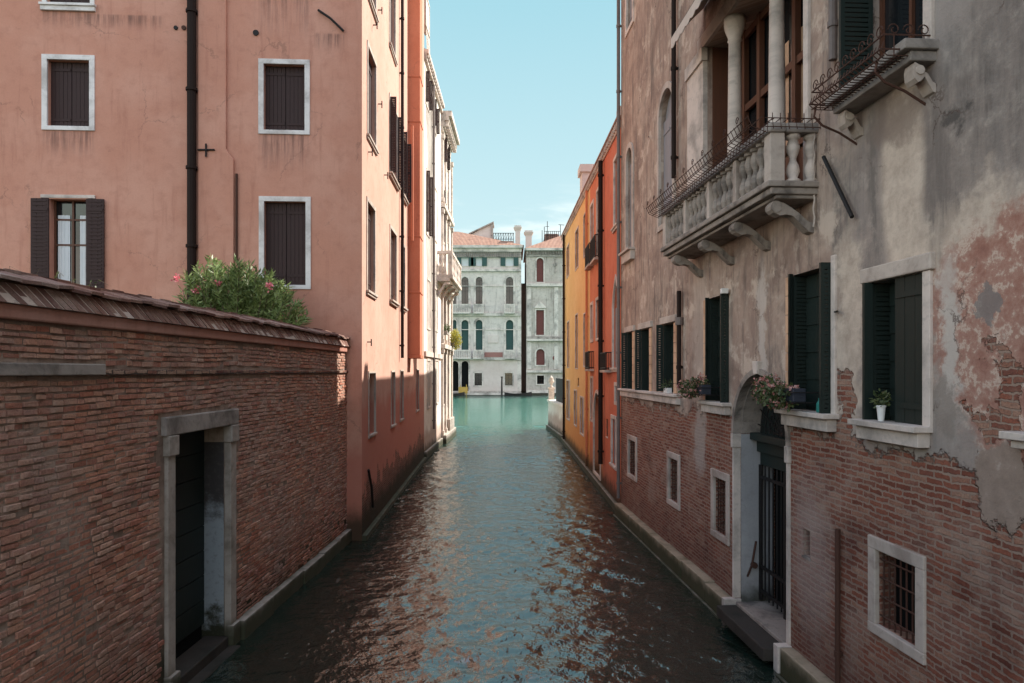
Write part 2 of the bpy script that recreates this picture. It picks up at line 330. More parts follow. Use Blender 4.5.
class Wall:
    """vertical plane from plan point a to plan point b; outward side given by sign"""
    def __init__(self, a, b, outward):
        self.a = Vector(a); self.b = Vector(b); self.L = (self.b-self.a).length
        self.t = (self.b-self.a).normalized(); n = Vector((self.t.y, -self.t.x))
        if n.dot(Vector(outward)) < 0: n = -n
        self.n = n; self.holes = []
    def s(self, px):
        u = (px-HX)/F
        return (u*self.a.y - self.a.x)/(self.t.x - u*self.t.y)
    def dep(self, s): return self.a.y + s*self.t.y
    def z(self, px, py): return CH + self.dep(self.s(px))*(HY-py)/F
    def at(self, px, py): return self.s(px), self.z(px, py)
    def p(self, s, z, o=0.0):
        q = self.a + self.t*s + self.n*o; return Vector((q.x, q.y, z))
    def rect(self, x0, x1, yt, yb, at=None):
        at = x0 if at is None else at
        a, b = sorted((self.s(x0), self.s(x1)))
        return a, b, self.z(at, yb), self.z(at, yt)
    def quad(self, mb, pts):       # pts: (s,z,o)
        mb.face([self.p(*q) for q in pts], [(q[0]+q[2], q[1]) for q in pts])
    def box(self, mb, s0, s1, z0, z1, o0, o1):
        if s1 < s0: s0, s1 = s1, s0
        c = lambda s, z, o: (s, z, o)
        Q = self.quad
        Q(mb, [c(s0,z0,o1), c(s1,z0,o1), c(s1,z1,o1), c(s0,z1,o1)])
        Q(mb, [c(s1,z0,o0), c(s0,z0,o0), c(s0,z1,o0), c(s1,z1,o0)])
        Q(mb, [c(s0,z0,o0), c(s0,z0,o1), c(s0,z1,o1), c(s0,z1,o0)])
        Q(mb, [c(s1,z0,o1), c(s1,z0,o0), c(s1,z1,o0), c(s1,z1,o1)])
        for z, fl in ((z1, 0), (z0, 1)):
            q = [(s0,z,o1), (s1,z,o1), (s1,z,o0), (s0,z,o0)]
            if fl: q = q[::-1]
            mb.face([self.p(*k) for k in q], [(k[0], z+k[2]) for k in q])
    def prism(self, mb, poly, o0, o1):   # poly of (s,z)
        n = len(poly)
        mb.face([self.p(s, z, o1) for s, z in poly], poly)
        mb.face([self.p(s, z, o0) for s, z in poly[::-1]], poly[::-1])
        for i in range(n):
            a, b = poly[i], poly[(i+1) % n]
            self.quad(mb, [(a[0], a[1], o0), (b[0], b[1], o0), (b[0], b[1], o1), (a[0], a[1], o1)])
    def ring(self, mb, inner, outer, o0, o1):   # same point count open strips
        for i in range(len(inner)-1):
            a, b, c, d = inner[i], inner[i+1], outer[i+1], outer[i]
            self.quad(mb, [(*a, o1), (*b, o1), (*c, o1), (*d, o1)])
            self.quad(mb, [(*a, o0), (*b, o0), (*b, o1), (*a, o1)])
            self.quad(mb, [(*d, o0), (*c, o0), (*c, o1), (*d, o1)])
        for i in (0, -1):
            a, d = inner[i], outer[i]
            self.quad(mb, [(*a, o0), (*d, o0), (*d, o1), (*a, o1)])
    def face_with_holes(self, mb, s0, s1, z0, z1, top=None):
        """top: optional z at s1 when the wall head slopes"""
        zt = z1 if top is None else top
        loops = [[Vector((s0, z0, 0)), Vector((s1, z0, 0)), Vector((s1, zt, 0)), Vector((s0, z1, 0))]]
        for poly, d in self.holes: loops.append([Vector((s, z, 0)) for s, z in poly])
        flat = [v for l in loops for v in l]
        for tri in tessellate_polygon(loops):
            pts = [flat[i] for i in tri]
            a = (pts[1]-pts[0]).cross(pts[2]-pts[0]).z
            if abs(a) < 1e-9: continue
            if a < 0: pts = pts[::-1]
            P = [self.p(v.x, v.y) for v in pts]
            nn = (P[1]-P[0]).cross(P[2]-P[0])
            if nn.x*self.n.x + nn.y*self.n.y < 0: P = P[::-1]; pts = pts[::-1]
            mb.face(P, [(v.x, v.y) for v in pts])
        for poly, d in self.holes:
            n = len(poly)
            for i in range(n):
                a, b = poly[i], poly[(i+1) % n]
                self.quad(mb, [(*a, 0), (*b, 0), (*b, -d), (*a, -d)])

def shell(name, walls_spans, foot, z0, z1, mat, parent, ztop=None):
    """closed building body. walls_spans: list of (wall, s0, s1, z_at_s0, z_at_s1). foot: plan points of the hidden sides (polyline)"""
    mb = MB()
    for i, (w, s0, s1, za, zb) in enumerate(walls_spans):
        mb.cm = min(i, len(mat)-1) if isinstance(mat, list) else 0
        w.face_with_holes(mb, s0, s1, z0, za, zb)
    for i in range(len(foot)-1):
        a, b = foot[i], foot[i+1]; L = math.hypot(a[0]-b[0], a[1]-b[1])
        mb.face([(a[0], a[1], z0), (b[0], b[1], z0), (b[0], b[1], b[2]), (a[0], a[1], a[2])], [(0, z0), (L, z0), (L, b[2]), (0, a[2])])
    return mb.build(name, mat, parent)

def arch_pts(s0, s1, zs, n=12, rise=None, pointed=False):
    """points of the arch head from s1 side to s0 side at springing zs"""
    r = (s1-s0)/2; c = (s0+s1)/2; rise = r if rise is None else rise
    out = []
    for i in range(n+1):
        a = math.pi*i/n
        x = math.cos(a); y = math.sin(a)
        if pointed: y = (1-abs(x))**.62*.999
        out.append((c+r*x, zs+rise*y))
    return out

def bars(w, mb, s0, s1, z0, z1, o, nv, nh, r=.011):
    for i in range(nv):
        s = s0+(s1-s0)*(i+.5)/nv; mb.tube([w.p(s, z0, o), w.p(s, z1, o)], r, 5)
    for i in range(nh):
        z = z0+(z1-z0)*(i+.5)/nh; mb.tube([w.p(s0, z, o+.012), w.p(s1, z, o+.012)], r, 5)

def leaf_panel(w, mb, s0, s1, z0, z1, o, th=.035, planks=4, gap=.006):
    """a plank shutter leaf lying in the wall plane"""
    pw = (s1-s0)/planks
    for i in range(planks): w.box(mb, s0+i*pw+gap/2, s0+(i+1)*pw-gap/2, z0, z1, o, o+th*random.uniform(.9, 1.05))
    for f in (.12, .88):
        z = z0+(z1-z0)*f; w.box(mb, s0+.02, s1-.02, z-.03, z+.03, o+th*1.06, o+th+.014)
def louver_perp(w, s, z0, z1, o0, o1, mb, th=.035):
    """a louvred leaf standing out from the wall at right angles"""
    w.box(mb, s-th/2, s+th/2, z0, z1, o0, o0+.05); w.box(mb, s-th/2, s+th/2, z0, z1, o1-.05, o1)
    for z in (z0, (z0+z1)/2-.03, z1-.06): w.box(mb, s-th/2, s+th/2, z, z+.06, o0+.051, o1-.051)
    n = max(4, int((z1-z0)/.055))
    for i in range(n):
        z = z0+.03+(z1-z0-.06)*i/n; w.box(mb, s-th/2+.004, s+th/2-.004, z, z+.04, o0+.048, o1-.048)

def window(root, w, r, kind='closed', fw=.13, frame='stone', depth=.16, proud=.03, arch=None, shut='shut_brown', sill=None, sides=True,
           top=True, name='window', nb=(4, 3), inset=False, bev=.006, label=None, planks=3):
    """r = (s0,s1,z0,z1) opening. kinds: closed, glass, bars, room"""
    s0, s1, z0, z1 = r
    e = .003
    if arch:
        rise = (s1-s0)/2 if arch == 'round' else (s1-s0)*.75
        zs = z1-rise
        head = arch_pts(s0, s1, zs, 12, rise, arch == 'pointed')
        poly = [(s0, z0), (s1, z0)] + head
    else:
        poly = [(s0, z0), (s1, z0), (s1, z1), (s0, z1)]; zs = z1
    w.holes.append((poly, depth))
    mb = MB()
    if fw > 0:
        if sides:
            w.box(mb, s0-fw, s0+e, z0, zs, -.03, proud); w.box(mb, s1-e, s1+fw, z0, zs, -.03, proud)
        if arch:
            inn = arch_pts(s0+e, s1-e, zs, 12, rise-e, arch == 'pointed'); out = arch_pts(s0-fw, s1+fw, zs, 12, rise+fw, arch == 'pointed')
            w.ring(mb, inn, out, -.03, proud)
        elif top: w.box(mb, s0-fw, s1+fw, z1-e, z1+fw*.95, -.03, proud+.003)
        if not sill: w.box(mb, s0-fw, s1+fw, z0-fw*.8, z0+e, -.03, proud+.004)
    else:
        w.box(mb, s0-.02, s1+.02, z0-.03, z0+e, -.03, .01)
    fr = mb.build(name, frame, root, bevel=bev if fw > .06 and not arch else 0, label=label)
    fr_root = fr
    if sill:
        sb = MB(); so, sh, ex = sill
        w.box(sb, s0-fw-ex, s1+fw+ex, z0-.05, z0+.012, -.02, so); w.box(sb, s0-fw-ex*.6, s1+fw+ex*.6, z0-sh, z0-.052, -.02, so*.62)
        sb.build('sill', frame, fr, bevel=.008)
    # back pane
    pb = MB(); w.prism(pb, poly, -depth-.03, -depth+.002)
    pb.build('pane', 'room' if kind in ('room', 'bars') else ('glass' if kind == 'glass' else shut), fr)
    mid = (s0+s1)/2
    if kind == 'closed' and not arch:
        for a, b in ((s0+.004, mid-.006), (mid+.006, s1-.004)):
            lb = MB(); leaf_panel(w, lb, a, b, z0+.006, z1-.004, -depth+.02, planks=planks); lb.build('shutter', shut, fr)
    elif kind == 'closed':
        for a, b, sg in ((s0+.004, mid-.006, 0), (mid+.006, s1-.004, 1)):
            lb = MB(); leaf_panel(w, lb, a, b, z0+.006, zs, -depth+.02, planks=planks); lb.build('shutter', shut, fr)
    elif kind == 'glass':
        gb = MB(); t = .045; o = -depth+.004
        for a, b, c, d in ((s0, s0+t, z0, zs), (s1-t, s1, z0, zs), (mid-t/2, mid+t/2, z0, zs)): w.box(gb, a, b, c, d, o, o+.04)
        for z in (z0, z0+(z1-z0)*.5, z0+(z1-z0)*.78 if not arch else zs-t): w.box(gb, s0+t, s1-t, z, z+t, o, o+.035)
        gb.build('window_bars', 'wood' if not inset else 'darkwood', fr)
    elif kind == 'bars':
        bb = MB(); bars(w, bb, s0, s1, z0, z1, -.05, *nb); bb.build('grille', 'rust', fr)
    return fr

def open_shutters(w, fr, s0, s1, z0, z1, width, shut, near_only=False, ang=None):
    """leaves folded back flat beside the opening"""
    for a, b in ((s0-width-.01, s0-.01), (s1+.01, s1+width+.01)):
        lb = MB(); leaf_panel(w, lb, a, b, z0, z1, .045, planks=3)
        n = int((z1-z0)/.09)
        for i in range(n): w.box(lb, a+.05, b-.05, z0+.05+i*.09, z0+.09+i*.09, .078, .09)
        lb.build('shutter', shut, fr)

def pipe(root, w, px, y0, y1, r=.05, o=.09, mat='pipe', name='drainpipe', z0=None, z1=None):
    s = w.s(px); za = w.z(px, y1) if z0 is None else z0; zb = w.z(px, y0) if z1 is None else z1
    mb = MB(); mb.tube([w.p(s, za, o), w.p(s, zb, o)], r, 10)
    z = za+.4
    while z < zb:
        mb.tube([w.p(s, z, o), w.p(s, z+.07, o)], r*1.3, 10); w.box(mb, s-.015, s+.015, z+.01, z+.06, -.01, o)
        z += 1.9
    return mb.build(name, mat, root)

def leaves(mb, c, rad, n, L=.1, W=.03, shell_bias=.5, rnd=random, hang=0.0, sq=(1, 1, 1)):
    for _ in range(n):
        d = Vector((rnd.gauss(0, 1), rnd.gauss(0, 1), rnd.gauss(0, 1))).normalized()
        k = rnd.random()**shell_bias
        p = Vector((c[0]+d.x*rad*k*sq[0], c[1]+d.y*rad*k*sq[1], c[2]+d.z*rad*k*sq[2]))
        ax = (d + Vector((rnd.gauss(0, .6), rnd.gauss(0, .6), rnd.gauss(0, .6)-hang))).normalized()
        leaf(mb, p, ax, L*rnd.uniform(.7, 1.3), W*rnd.uniform(.8, 1.2), rnd)
def leaf(mb, p, ax, L, W, rnd=random):
    q = Vector((rnd.gauss(0, 1), rnd.gauss(0, 1), rnd.gauss(0, 1)))
    sd = ax.cross(q).normalized()*W*.5
    mb.face([p, p+ax*L*.45+sd, p+ax*L, p+ax*L*.45-sd])

GWS = Wall((-4.8634, -4.0), (-4.098, 17.86), (1, 0)).s(68)
build_materials()
#@@SPLIT
# ================================================================== LEFT: garden wall
Y0 = -4.0
gx = lambda y: -4.33+.035*(y-11.24)
GW = Wall((gx(Y0), Y0), (gx(17.86), 17.86), (1, 0))
gw = thing('garden_wall', (gx(11), 11, 0), 'old red brick garden wall with slanted brick coping, rising straight from the canal on the left', 'garden wall')
ds0, ds1 = GW.s(172), GW.s(228)                # doorway opening
dz1 = GW.z(228, 425)
GW.holes.append(([(ds0, -.45), (ds1, -.45), (ds1, dz1), (ds0, dz1)], .42))
ZC = 4.66
mb = MB(); GW.face_with_holes(mb, 0, GW.L, -.8, ZC)
Lg = GW.L
GW.quad(mb, [(Lg, -.8, 0), (Lg, -.8, -.5), (Lg, ZC, -.5), (Lg, ZC, 0)]); GW.quad(mb, [(0, -.8, -.5), (0, -.8, 0), (0, ZC, 0), (0, ZC, -.5)])
GW.quad(mb, [(0, -.8, -.5), (ds0-.3, -.8, -.5), (ds0-.3, ZC, -.5), (0, ZC, -.5)]); GW.quad(mb, [(ds1+.3, -.8, -.5), (Lg, -.8, -.5), (Lg, ZC, -.5), (ds1+.3, ZC, -.5)])
GW.quad(mb, [(ds0-.3, -.8, -.5), (ds1+.3, -.8, -.5), (ds1+.3, ZC, -.5), (ds0-.3, ZC, -.5)])
MT['mortar'] = plaster_mat('grey_brown_mortar', (.24, .175, .14), (.40, .31, .255), (.10, .07, .055), 1.2, None, .012, scale=2.5)
MT['rbrick'] = real_brick_mat('worn_red_brick', [(.12, (.18, .09, .072)), (.3, (.42, .195, .145)), (.42, (.55, .32, .235)), (.54, (.38, .20, .165)), (.66, (.56, .38, .30)), (.8, (.46, .25, .195)), (.95, (.66, .54, .47))])
mb.cm = 1
real_bricks(GW, mb, 8.6, Lg-.005, .0, ZC, [(ds0-.22, ds1+.22, -1, dz1+.02), (ds0-.3, ds1+.28, dz1, dz1+.25), (0, GW.s(100), 4.14, 4.29), (0, Lg, 4.14, 4.225)], random.Random(11), patches=[(GWS, .42, 2.9)])
mb.build('brickwork', ['mortar', 'rbrick'], gw)
mb = MB(); GW.box(mb, -.1, Lg-.12, ZC, ZC+.14, -.56, .06); mb.build('mortar_band', plaster_mat('pink_mortar', (.44, .22, .17), (.48, .27, .22), (.26, .13, .10), None), gw, bevel=.02)
# slanted brick-on-edge course
mb = MB(); s = 0
while s < Lg-.2:
    wd = .098+random.uniform(-.008, .006); lean = -.10+random.uniform(-.012, .012); z0 = ZC+.142; z1 = ZC+.325; o1 = .098+random.uniform(-.01, .01); o2 = .032
    mb.cr = random.uniform(.05, 1); c = [GW.p(s-lean, z0, -.3), GW.p(s-lean, z0, o1), GW.p(s-lean+wd, z0, o1), GW.p(s-lean+wd, z0, -.3),
         GW.p(s+lean, z1, -.3), GW.p(s+lean, z1, o2), GW.p(s+lean+wd, z1, o2), GW.p(s+lean+wd, z1, -.3)]
    mb.hexa(c); s += .122+random.uniform(-.006, .006)
mb.build('brick_coping', 'coping', gw)
mb = MB(); GW.box(mb, 0, Lg-.16, ZC+.142, ZC+.315, -.5, .0); mb.hexa([GW.p(0, ZC+.141, -.1), GW.p(0, ZC+.141, .094), GW.p(Lg-.17, ZC+.141, .094), GW.p(Lg-.17, ZC+.141, -.1), GW.p(0, ZC+.317, -.1), GW.p(0, ZC+.322, .026), GW.p(Lg-.17, ZC+.322, .026), GW.p(Lg-.17, ZC+.317, -.1)]); mb.build('coping_core', plaster_mat('grey_mortar', (.52, .42, .36), (.6, .5, .44), (.3, .23, .19), None), gw)
mb = MB(); s = 0
while s < Lg-.1:
    wd = random.uniform(.2, .36); j = random.uniform(-.012, .016); z0 = ZC+.33+j
    cz = lambda a, o, t: GW.p(a, z0+t+(.10 if o < -.2 else 0), o)
    tl = random.uniform(-.012, .016)
    mb.cr = random.uniform(.05, 1)
    c = [GW.p(s, z0, .10+j), GW.p(s, z0+.10, -.26), GW.p(s+wd, z0+.10+tl, -.26), GW.p(s+wd, z0+tl, .10+j)]
    mb.hexa([c[0], c[3], c[2], c[1], c[0]+Vector((0, 0, .035)), c[3]+Vector((0, 0, .035)), c[2]+Vector((0, 0, .035)), c[1]+Vector((0, 0, .035))])
    c = [GW.p(s, z0+.13, -.26), GW.p(s, z0, -.62), GW.p(s+wd, z0, -.62), GW.p(s+wd, z0+.13, -.26)]
    mb.hexa([c[0], c[3], c[2], c[1], c[0]+Vector((0, 0, .035)), c[3]+Vector((0, 0, .035)), c[2]+Vector((0, 0, .035)), c[1]+Vector((0, 0, .035))])
    s += wd-.012
mb.build('tile_coping', 'coping', gw, bevel=.008)
sb1 = GW.s(100)
mb = MB(); GW.box(mb, sb1+.01, Lg-.03, 4.15, 4.215, -.02, .045); mb.build('string_course', 'oldbrick', gw, bevel=.012)
mb = MB(); GW.box(mb, 0, sb1, 4.155, 4.275, -.02, .07); mb.build('stone_slab', 'stone_dark', gw, bevel=.012)
# curb
mb = MB()
for a, b in ((ds1+.26, Lg-.02), (0, ds0-.2)):
    s = a
    while s < b-.05:
        e = min(b, s+random.uniform(1.1, 1.7)); hh = .27+random.uniform(-.02, .03)
        GW.box(mb, s+.006, e-.006, -.8, hh, -.02, .15+random.uniform(-.02, .02)); s = e
mb.build('plinth', 'stone_alg', gw, bevel=.025)
# doorway
mb = MB(); GW.box(mb, ds0-.27, ds1+.25, dz1, dz1+.24, -.05, .07)
dw = mb.build('doorway', 'stone_dark', gw, bevel=.015)
for a, b in ((ds0-.19, ds0+.003), (ds1-.003, ds1+.2)):
    mb = MB(); GW.box(mb, a, b, -.5, dz1-.262, -.06, .05); GW.box(mb, a-.03, b+.03, dz1-.26, dz1-.002, -.06, .085)
    GW.box(mb, a-.03, b+.03, -.6, .32, .0, .10)
    mb.build('jamb', 'stone_alg', dw, bevel=.012)
m, t = newmat('limewashed_reveal'); uv = UV(t); s_, z_, _ = XYZ(t, uv)
n = NZ(t, uv, 2.2, 6, .7); zz = M(t, 'ADD', z_, M(t, 'MULTIPLY', M(t, 'SUBTRACT', n, .5), 1.6))
c = MX(t, SS(t, zz, 1.85, 2.25), (.30, .34, .37), (.055, .05, .05)); c = MX(t, M(t, 'SUBTRACT', 1.0, SS(t, zz, .25, .6)), c, (.03, .032, .018))
c = MX(t, M(t, 'MULTIPLY', SS(t, NZ(t, uv, 12, 5), .5, .7), .4), c, (.12, .11, .10))
finish(t, c, .85, n, .01); MT['reveal'] = m
mb = MB(); GW.box(mb, ds1-.012, ds1-.004, -.45, dz1-.26, -.42, -.062); mb.build('reveal', 'reveal', dw)
mb = MB()
for i in range(8): GW.box(mb, ds0+.01, ds1-.02, .35+i*.375, .35+(i+1)*.375-.012, -.40, -.36)
d = mb.build('door', 'door_green', dw)
mb = MB(); GW.box(mb, ds0, ds1, -.45, dz1, -.44, -.405); mb.build('door_backing', 'room', dw)
mb = MB(); GW.box(mb, ds0+.005, ds1-.013, -.6, .16, -.36, .02); GW.box(mb, ds0+.0, ds1-.0, -.6, .02, .02, .2); mb.build('step', 'wetstone', dw, bevel=.02)

# ================================================================== LEFT: pink house
fy = lambda x: 17.85+.0613*(x+3.72)
LF = Wall((-15.0, fy(-15.0)), (-3.72, 17.85), (0, -1))
sx = lambda y: -3.72-.028*(y-17.85)
LS = Wall((-3.72, 17.85), (sx(34.2), 34.2), (1, 0))
ZP = 22.6
ph = thing('pink_house', (-9, 22, 0), 'tall salmon pink plastered house with brown shutters behind the garden wall', 'house')
def frect(x0, x1, yt, yb, w, fw):
    a, b, c, d = w.rect(x0, x1, yt, yb); return a+fw, b-fw, c+fw, d-fw
for x0, x1, yt, yb in ((42, 95, 54, 131), (258.5, 310, 58.5, 135), (259, 311, 196, 290), (259, 310, -96, -8)):
    window(ph, LF, frect(x0, x1, yt, yb, LF, .125), 'closed', .125, 'stone_white', .2, planks=5)
# window above the frame, its sill shows
a, b, c, d = LF.rect(44, 93, -80, 4); window(ph, LF, (a+.06, b-.06, c, d), 'closed', .1, 'stone_white', .2, sill=(.10, .16, .04))
# open window with curtains
a, b, c, d = LF.rect(50, 88, 199, 290)
fr = window(ph, LF, (a, b, c, d), 'glass', .02, 'pink', .22, label='window with brown shutters folded open and pale curtains inside')
mb = MB(); LF.box(mb, a-.2, b+.18, d+.02, d+.10, -.02, .05); mb.build('lintel', 'stone', fr, bevel=.006)
open_shutters(LF, fr, a+.02, b-.02, c, d, .42, 'shut_brown')
mb = MB()
for i in [0, 1, 2, 3, 4, 5, 6, 13, 14, 15, 16, 17]:
    s = a+.08+(b-a-.16)*(i/18); LF.box(mb, s, s+.041, c+.05, d-.35, -.206+.01*(i % 2), -.196+.01*(i % 2))
mb.build('curtain_or_reflection', 'curtain_or_reflection', fr)
# side windows
def sidewin(x0, x1, yt, yb, kind='closed', shut='shut_brown', fw=.11, frame='stone_warm', depth=.16, **k):
    r = LS.rect(x0, x1, yt, yb, at=(x0+x1)/2)
    return window(ph, LS, r, kind, fw, frame, depth, shut=shut, proud=.025, **k), r
sidewin(367.5, 375.5, 56, 143, sill=(.08, .11, .05)); sidewin(367.5, 375.5, -72, 6, sill=(.08, .11, .05))
sidewin(389.5, 395, -18, 53, sill=(.08, .11, .05))
sidewin(367, 374.5, 206, 293, sill=(.08, .11, .05))
for (x0, x1, yt, yb) in ((389.5, 397, 107, 180), (401, 405.5, 138, 198)):
    fr, r = sidewin(x0, x1, yt, yb, sill=(.12, .12, .05))
    for s in (r[0]-.02, r[1]+.02):
        lb = MB(); louver_perp(LS, s, r[2], r[3], .03, .22, lb); lb.build('shutter', 'shut_brown', fr)
sidewin(390, 396, 232, 302, sill=(.12, .12, .05)); sidewin(401, 404.5, 246, 308, sill=(.12, .12, .05))
for x0, x1, yt, yb in ((368.5, 375, 373, 434), (391, 394.6, 372, 425), (400, 403, 371, 419), (416, 418.6, 370, 410)):
    sidewin(x0, x1, yt, yb, 'glass', fw=.05, sill=(.06, .08, .03), depth=.2)
shell('plaster_walls', [(LF, 0, LF.L, ZP, ZP), (LS, 0, LS.L, ZP, ZP)],
      [(LS.b.x, LS.b.y, ZP), (-15, 34.2, ZP), (-15.0, LF.a.y, ZP)], -.8, ZP, ['pink', 'pink_side'], ph)
# front gets the front plaster: overlay handled by material split below
pipe(ph, LF, 193.5, -20, 0, .105, .12, 'pipe', z0=3.0, z1=ZP)
# chimney breast
a0, zb = LF.at(227, 155); a1, _ = LF.at(234.5, 166); al = LF.s(199)
mb = MB(); LF.prism(mb, [(al, 0), (a1, 0), (a1, LF.z(234, 160)), (a0, LF.z(227, 150)), (a0, ZP-.02), (al, ZP-.02)], -.02, .075)
mb.build('chimney_breast', 'pink', ph, bevel=.02)
def wall_iron(root, w, pts, r=.018, name='iron_anchor', mat='iron'):
    mb = MB()
    for seg in pts: mb.tube([w.p(*w.at(x, y), o) for x, y, o in seg], r, 6)
    return mb.build(name, mat, root)
wall_iron(ph, LF, [[(199, 151, .1), (216, 151, .1)], [(207.5, 145, .105), (207.5, 158, .105)], [(207.5, 151, -.02), (207.5, 151, .12)]], .022)
wall_iron(ph, LF, [[(318.5, 11, .05), (331, 20, .09), (344, 32, .05)]], .03)
wall_iron(ph, LF, [[(237, 174, .035), (237, 262, .035)]], .028, 'wall_pipe', 'rust')
for x, y, r in ((256, 33, .07), (176, 28, .05), (184, 28, .055), (134, 130, .0)):
    if r:
        mb = MB(); c = LF.p(*LF.at(x, y), 0); nn = Vector((LF.n.x, LF.n.y, 0))
        mb.tube([c-nn*.02, c+nn*.03], r, 14); mb.build('vent', 'iron' if x != 184 else 'rust', ph)
for x, y in ((378, 10), (373, 25), (378, 104), (368, 152), (367, 342), (384, 175)):
    wall_iron(ph, LS, [[(x, y, -.02), (x, y, .12)], [(x, y-3, .11), (x, y+4, .11)]], .016)
pipe(ph, LS, 399.5, 0, 358, .055, .10, 'pipe', z1=ZP)
# flue
f0 = LS.s(408); f1 = f0+.95; fz = LS.z(408, 355)
mb = MB(); LS.box(mb, f0, f1, fz, ZP+.8, -.02, .46); LS.box(mb, f0-.02, f1+.02, fz-.13, fz-.003, -.02, .49)
fl = mb.build('chimney_flue', 'flue', ph, bevel=.015)
for y in (77, 122, 237, 293): 
    z = LS.z(408, y); mb = MB(); LS.box(mb, f0-.025, f1+.025, z, z+.05, -.0, .485); mb.build('flue_band', 'flue', fl, bevel=.01)
mb = MB(); s_f = LS.s(407.2); mb.tube([LS.p(s_f, LS.z(408, 242), .2), LS.p(s_f, LS.z(408, 128), .2)], .045, 8); mb.build('side_pipe', 'flue', fl)
wall_iron(ph, LS, [[(366.5, 470, .05), (369, 488, .07), (371, 507, .05)]], .035, 'broken_pipe', 'iron')
# eave and roof
mb = MB()
mb.box(-15.4, -3.3, 17.2, 34.1, ZP+.0, ZP+.18); mb.face([(-15.4, 17.2, ZP+.18), (-3.3, 17.2, ZP+.18), (-9, 22, ZP+2.2)]); mb.face([(-3.3, 17.2, ZP+.18), (-3.3, 34.1, ZP+.18), (-9, 29, ZP+2.2), (-9, 22, ZP+2.2)])
mb.face([(-3.3, 34.1, ZP+.18), (-15.4, 34.1, ZP+.18), (-9, 29, ZP+2.2)]); mb.face([(-15.4, 34.1, ZP+.18), (-15.4, 17.2, ZP+.18), (-9, 22, ZP+2.2), (-9, 29, ZP+2.2)])
mb.build('roof', 'tiles', ph)
mb = MB(); LS.box(mb, .02, LS.L, -.8, .12, -.02, .12); mb.build('plinth', 'stone_alg', ph, bevel=.02)

# ================================================================== LEFT: cream house and white palazzo
L2 = Wall((LS.b.x, 34.22), (-4.02, 47.2), (1, 0))
sc = L2.s(441)
W2a = Wall(tuple(L2.a), tuple(L2.a+L2.t*(sc-.01)), (1, 0)); W2b = Wall(tuple(L2.a+L2.t*(sc+.0)), tuple(L2.b), (1, 0))
ch = thing('cream_house', (-8, 37, 0), 'narrow cream house with dark shutters, between the pink house and the corner palazzo', 'house')
pz = thing('corner_palazzo', (-8, 44, 0), 'sunlit white palazzo with heavy cornice and stone balcony at the far left canal corner', 'palazzo')
def win2(root, w, x0, x1, yt, yb, kind='closed', shut='shut_brown', leaves_out=False, **k):
    r = w.rect(x0, x1, yt, yb, at=(x0+x1)/2)
    fr = window(root, w, r, kind, .12, 'stone', .18, shut=shut, **k)
    if leaves_out:
        for s in (r[0]-.02, r[1]+.02):
            lb = MB(); louver_perp(w, s, r[2], r[3], .03, .2, lb); lb.build('shutter', shut, fr)
    return fr
win2(ch, W2a, 425.6, 428.6, 76, 106, leaves_out=True); win2(ch, W2a, 433, 436, 104, 130, leaves_out=True)
win2(ch, W2a, 426, 429, 174, 234, leaves_out=True); win2(ch, W2a, 434, 437, 190, 240)
win2(ch, W2a, 427, 430, 281, 328, 'glass', shut='glass'); win2(ch, W2a, 434.5, 437.5, 290, 330, 'glass')
win2(ch, W2a, 427, 429.8, 361, 407, 'glass'); win2(ch, W2a, 435, 438, 361, 403, 'glass'); win2(ch, W2a, 426, 429, 2, 30)
ZA = 19.3
shell('plaster_walls', [(W2a, 0, W2a.L, ZA, ZA)], [(W2a.b.x, W2a.b.y, ZA), (-13, W2a.b.y, ZA), (-13, 34.22, ZA), (W2a.a.x, 34.22, ZA)], -.8, ZA, 'cream', ch)
mb = MB(); W2a.box(mb, 0, W2a.L-.02, ZA, ZA+.2, -.3, .22); W2a.box(mb, 0, W2a.L-.02, ZA-.25, ZA-.002, -.02, .12)
for i in range(16): W2a.box(mb, .1+i*.41, .26+i*.41, ZA-.13, ZA-.003, .121, .2)
mb.build('cornice', 'stone', ch)
mb = MB(); mb.box(-13, -4.6, 34.3, W2a.b.y, ZA+.1, ZA+.2); mb.face([(-13, 34.3, ZA+.2), (-4.0, 34.3, ZA+.2), (-4.0, W2a.b.y, ZA+.2), (-8, W2a.b.y, ZA+2), (-8, 34.3, ZA+2)]); mb.build('roof', 'tiles', ch)
s = W2a.s(431.5); mb = MB(); W2a.box(mb, s, s+.7, ZA, ZA+1.2, -.8, -.2); W2a.box(mb, s-.08, s+.78, ZA+1.2, ZA+1.4, -.88, -.12); mb.build('chimney', 'palace_old', ch)
pipe(ch, W2a, 432, 0, 0, .06, .10, 'pipe_grey', z0=1.2, z1=ZA-.3)
mb = MB(); W2a.box(mb, 0, W2a.L, 4.9, 5.15, -.02, .1); mb.build('string_course', 'stone', ch)
mb = MB(); W2a.box(mb, 0, W2a.L, -.8, .35, -.02, .12); mb.build('plinth', 'stone_alg', ch)
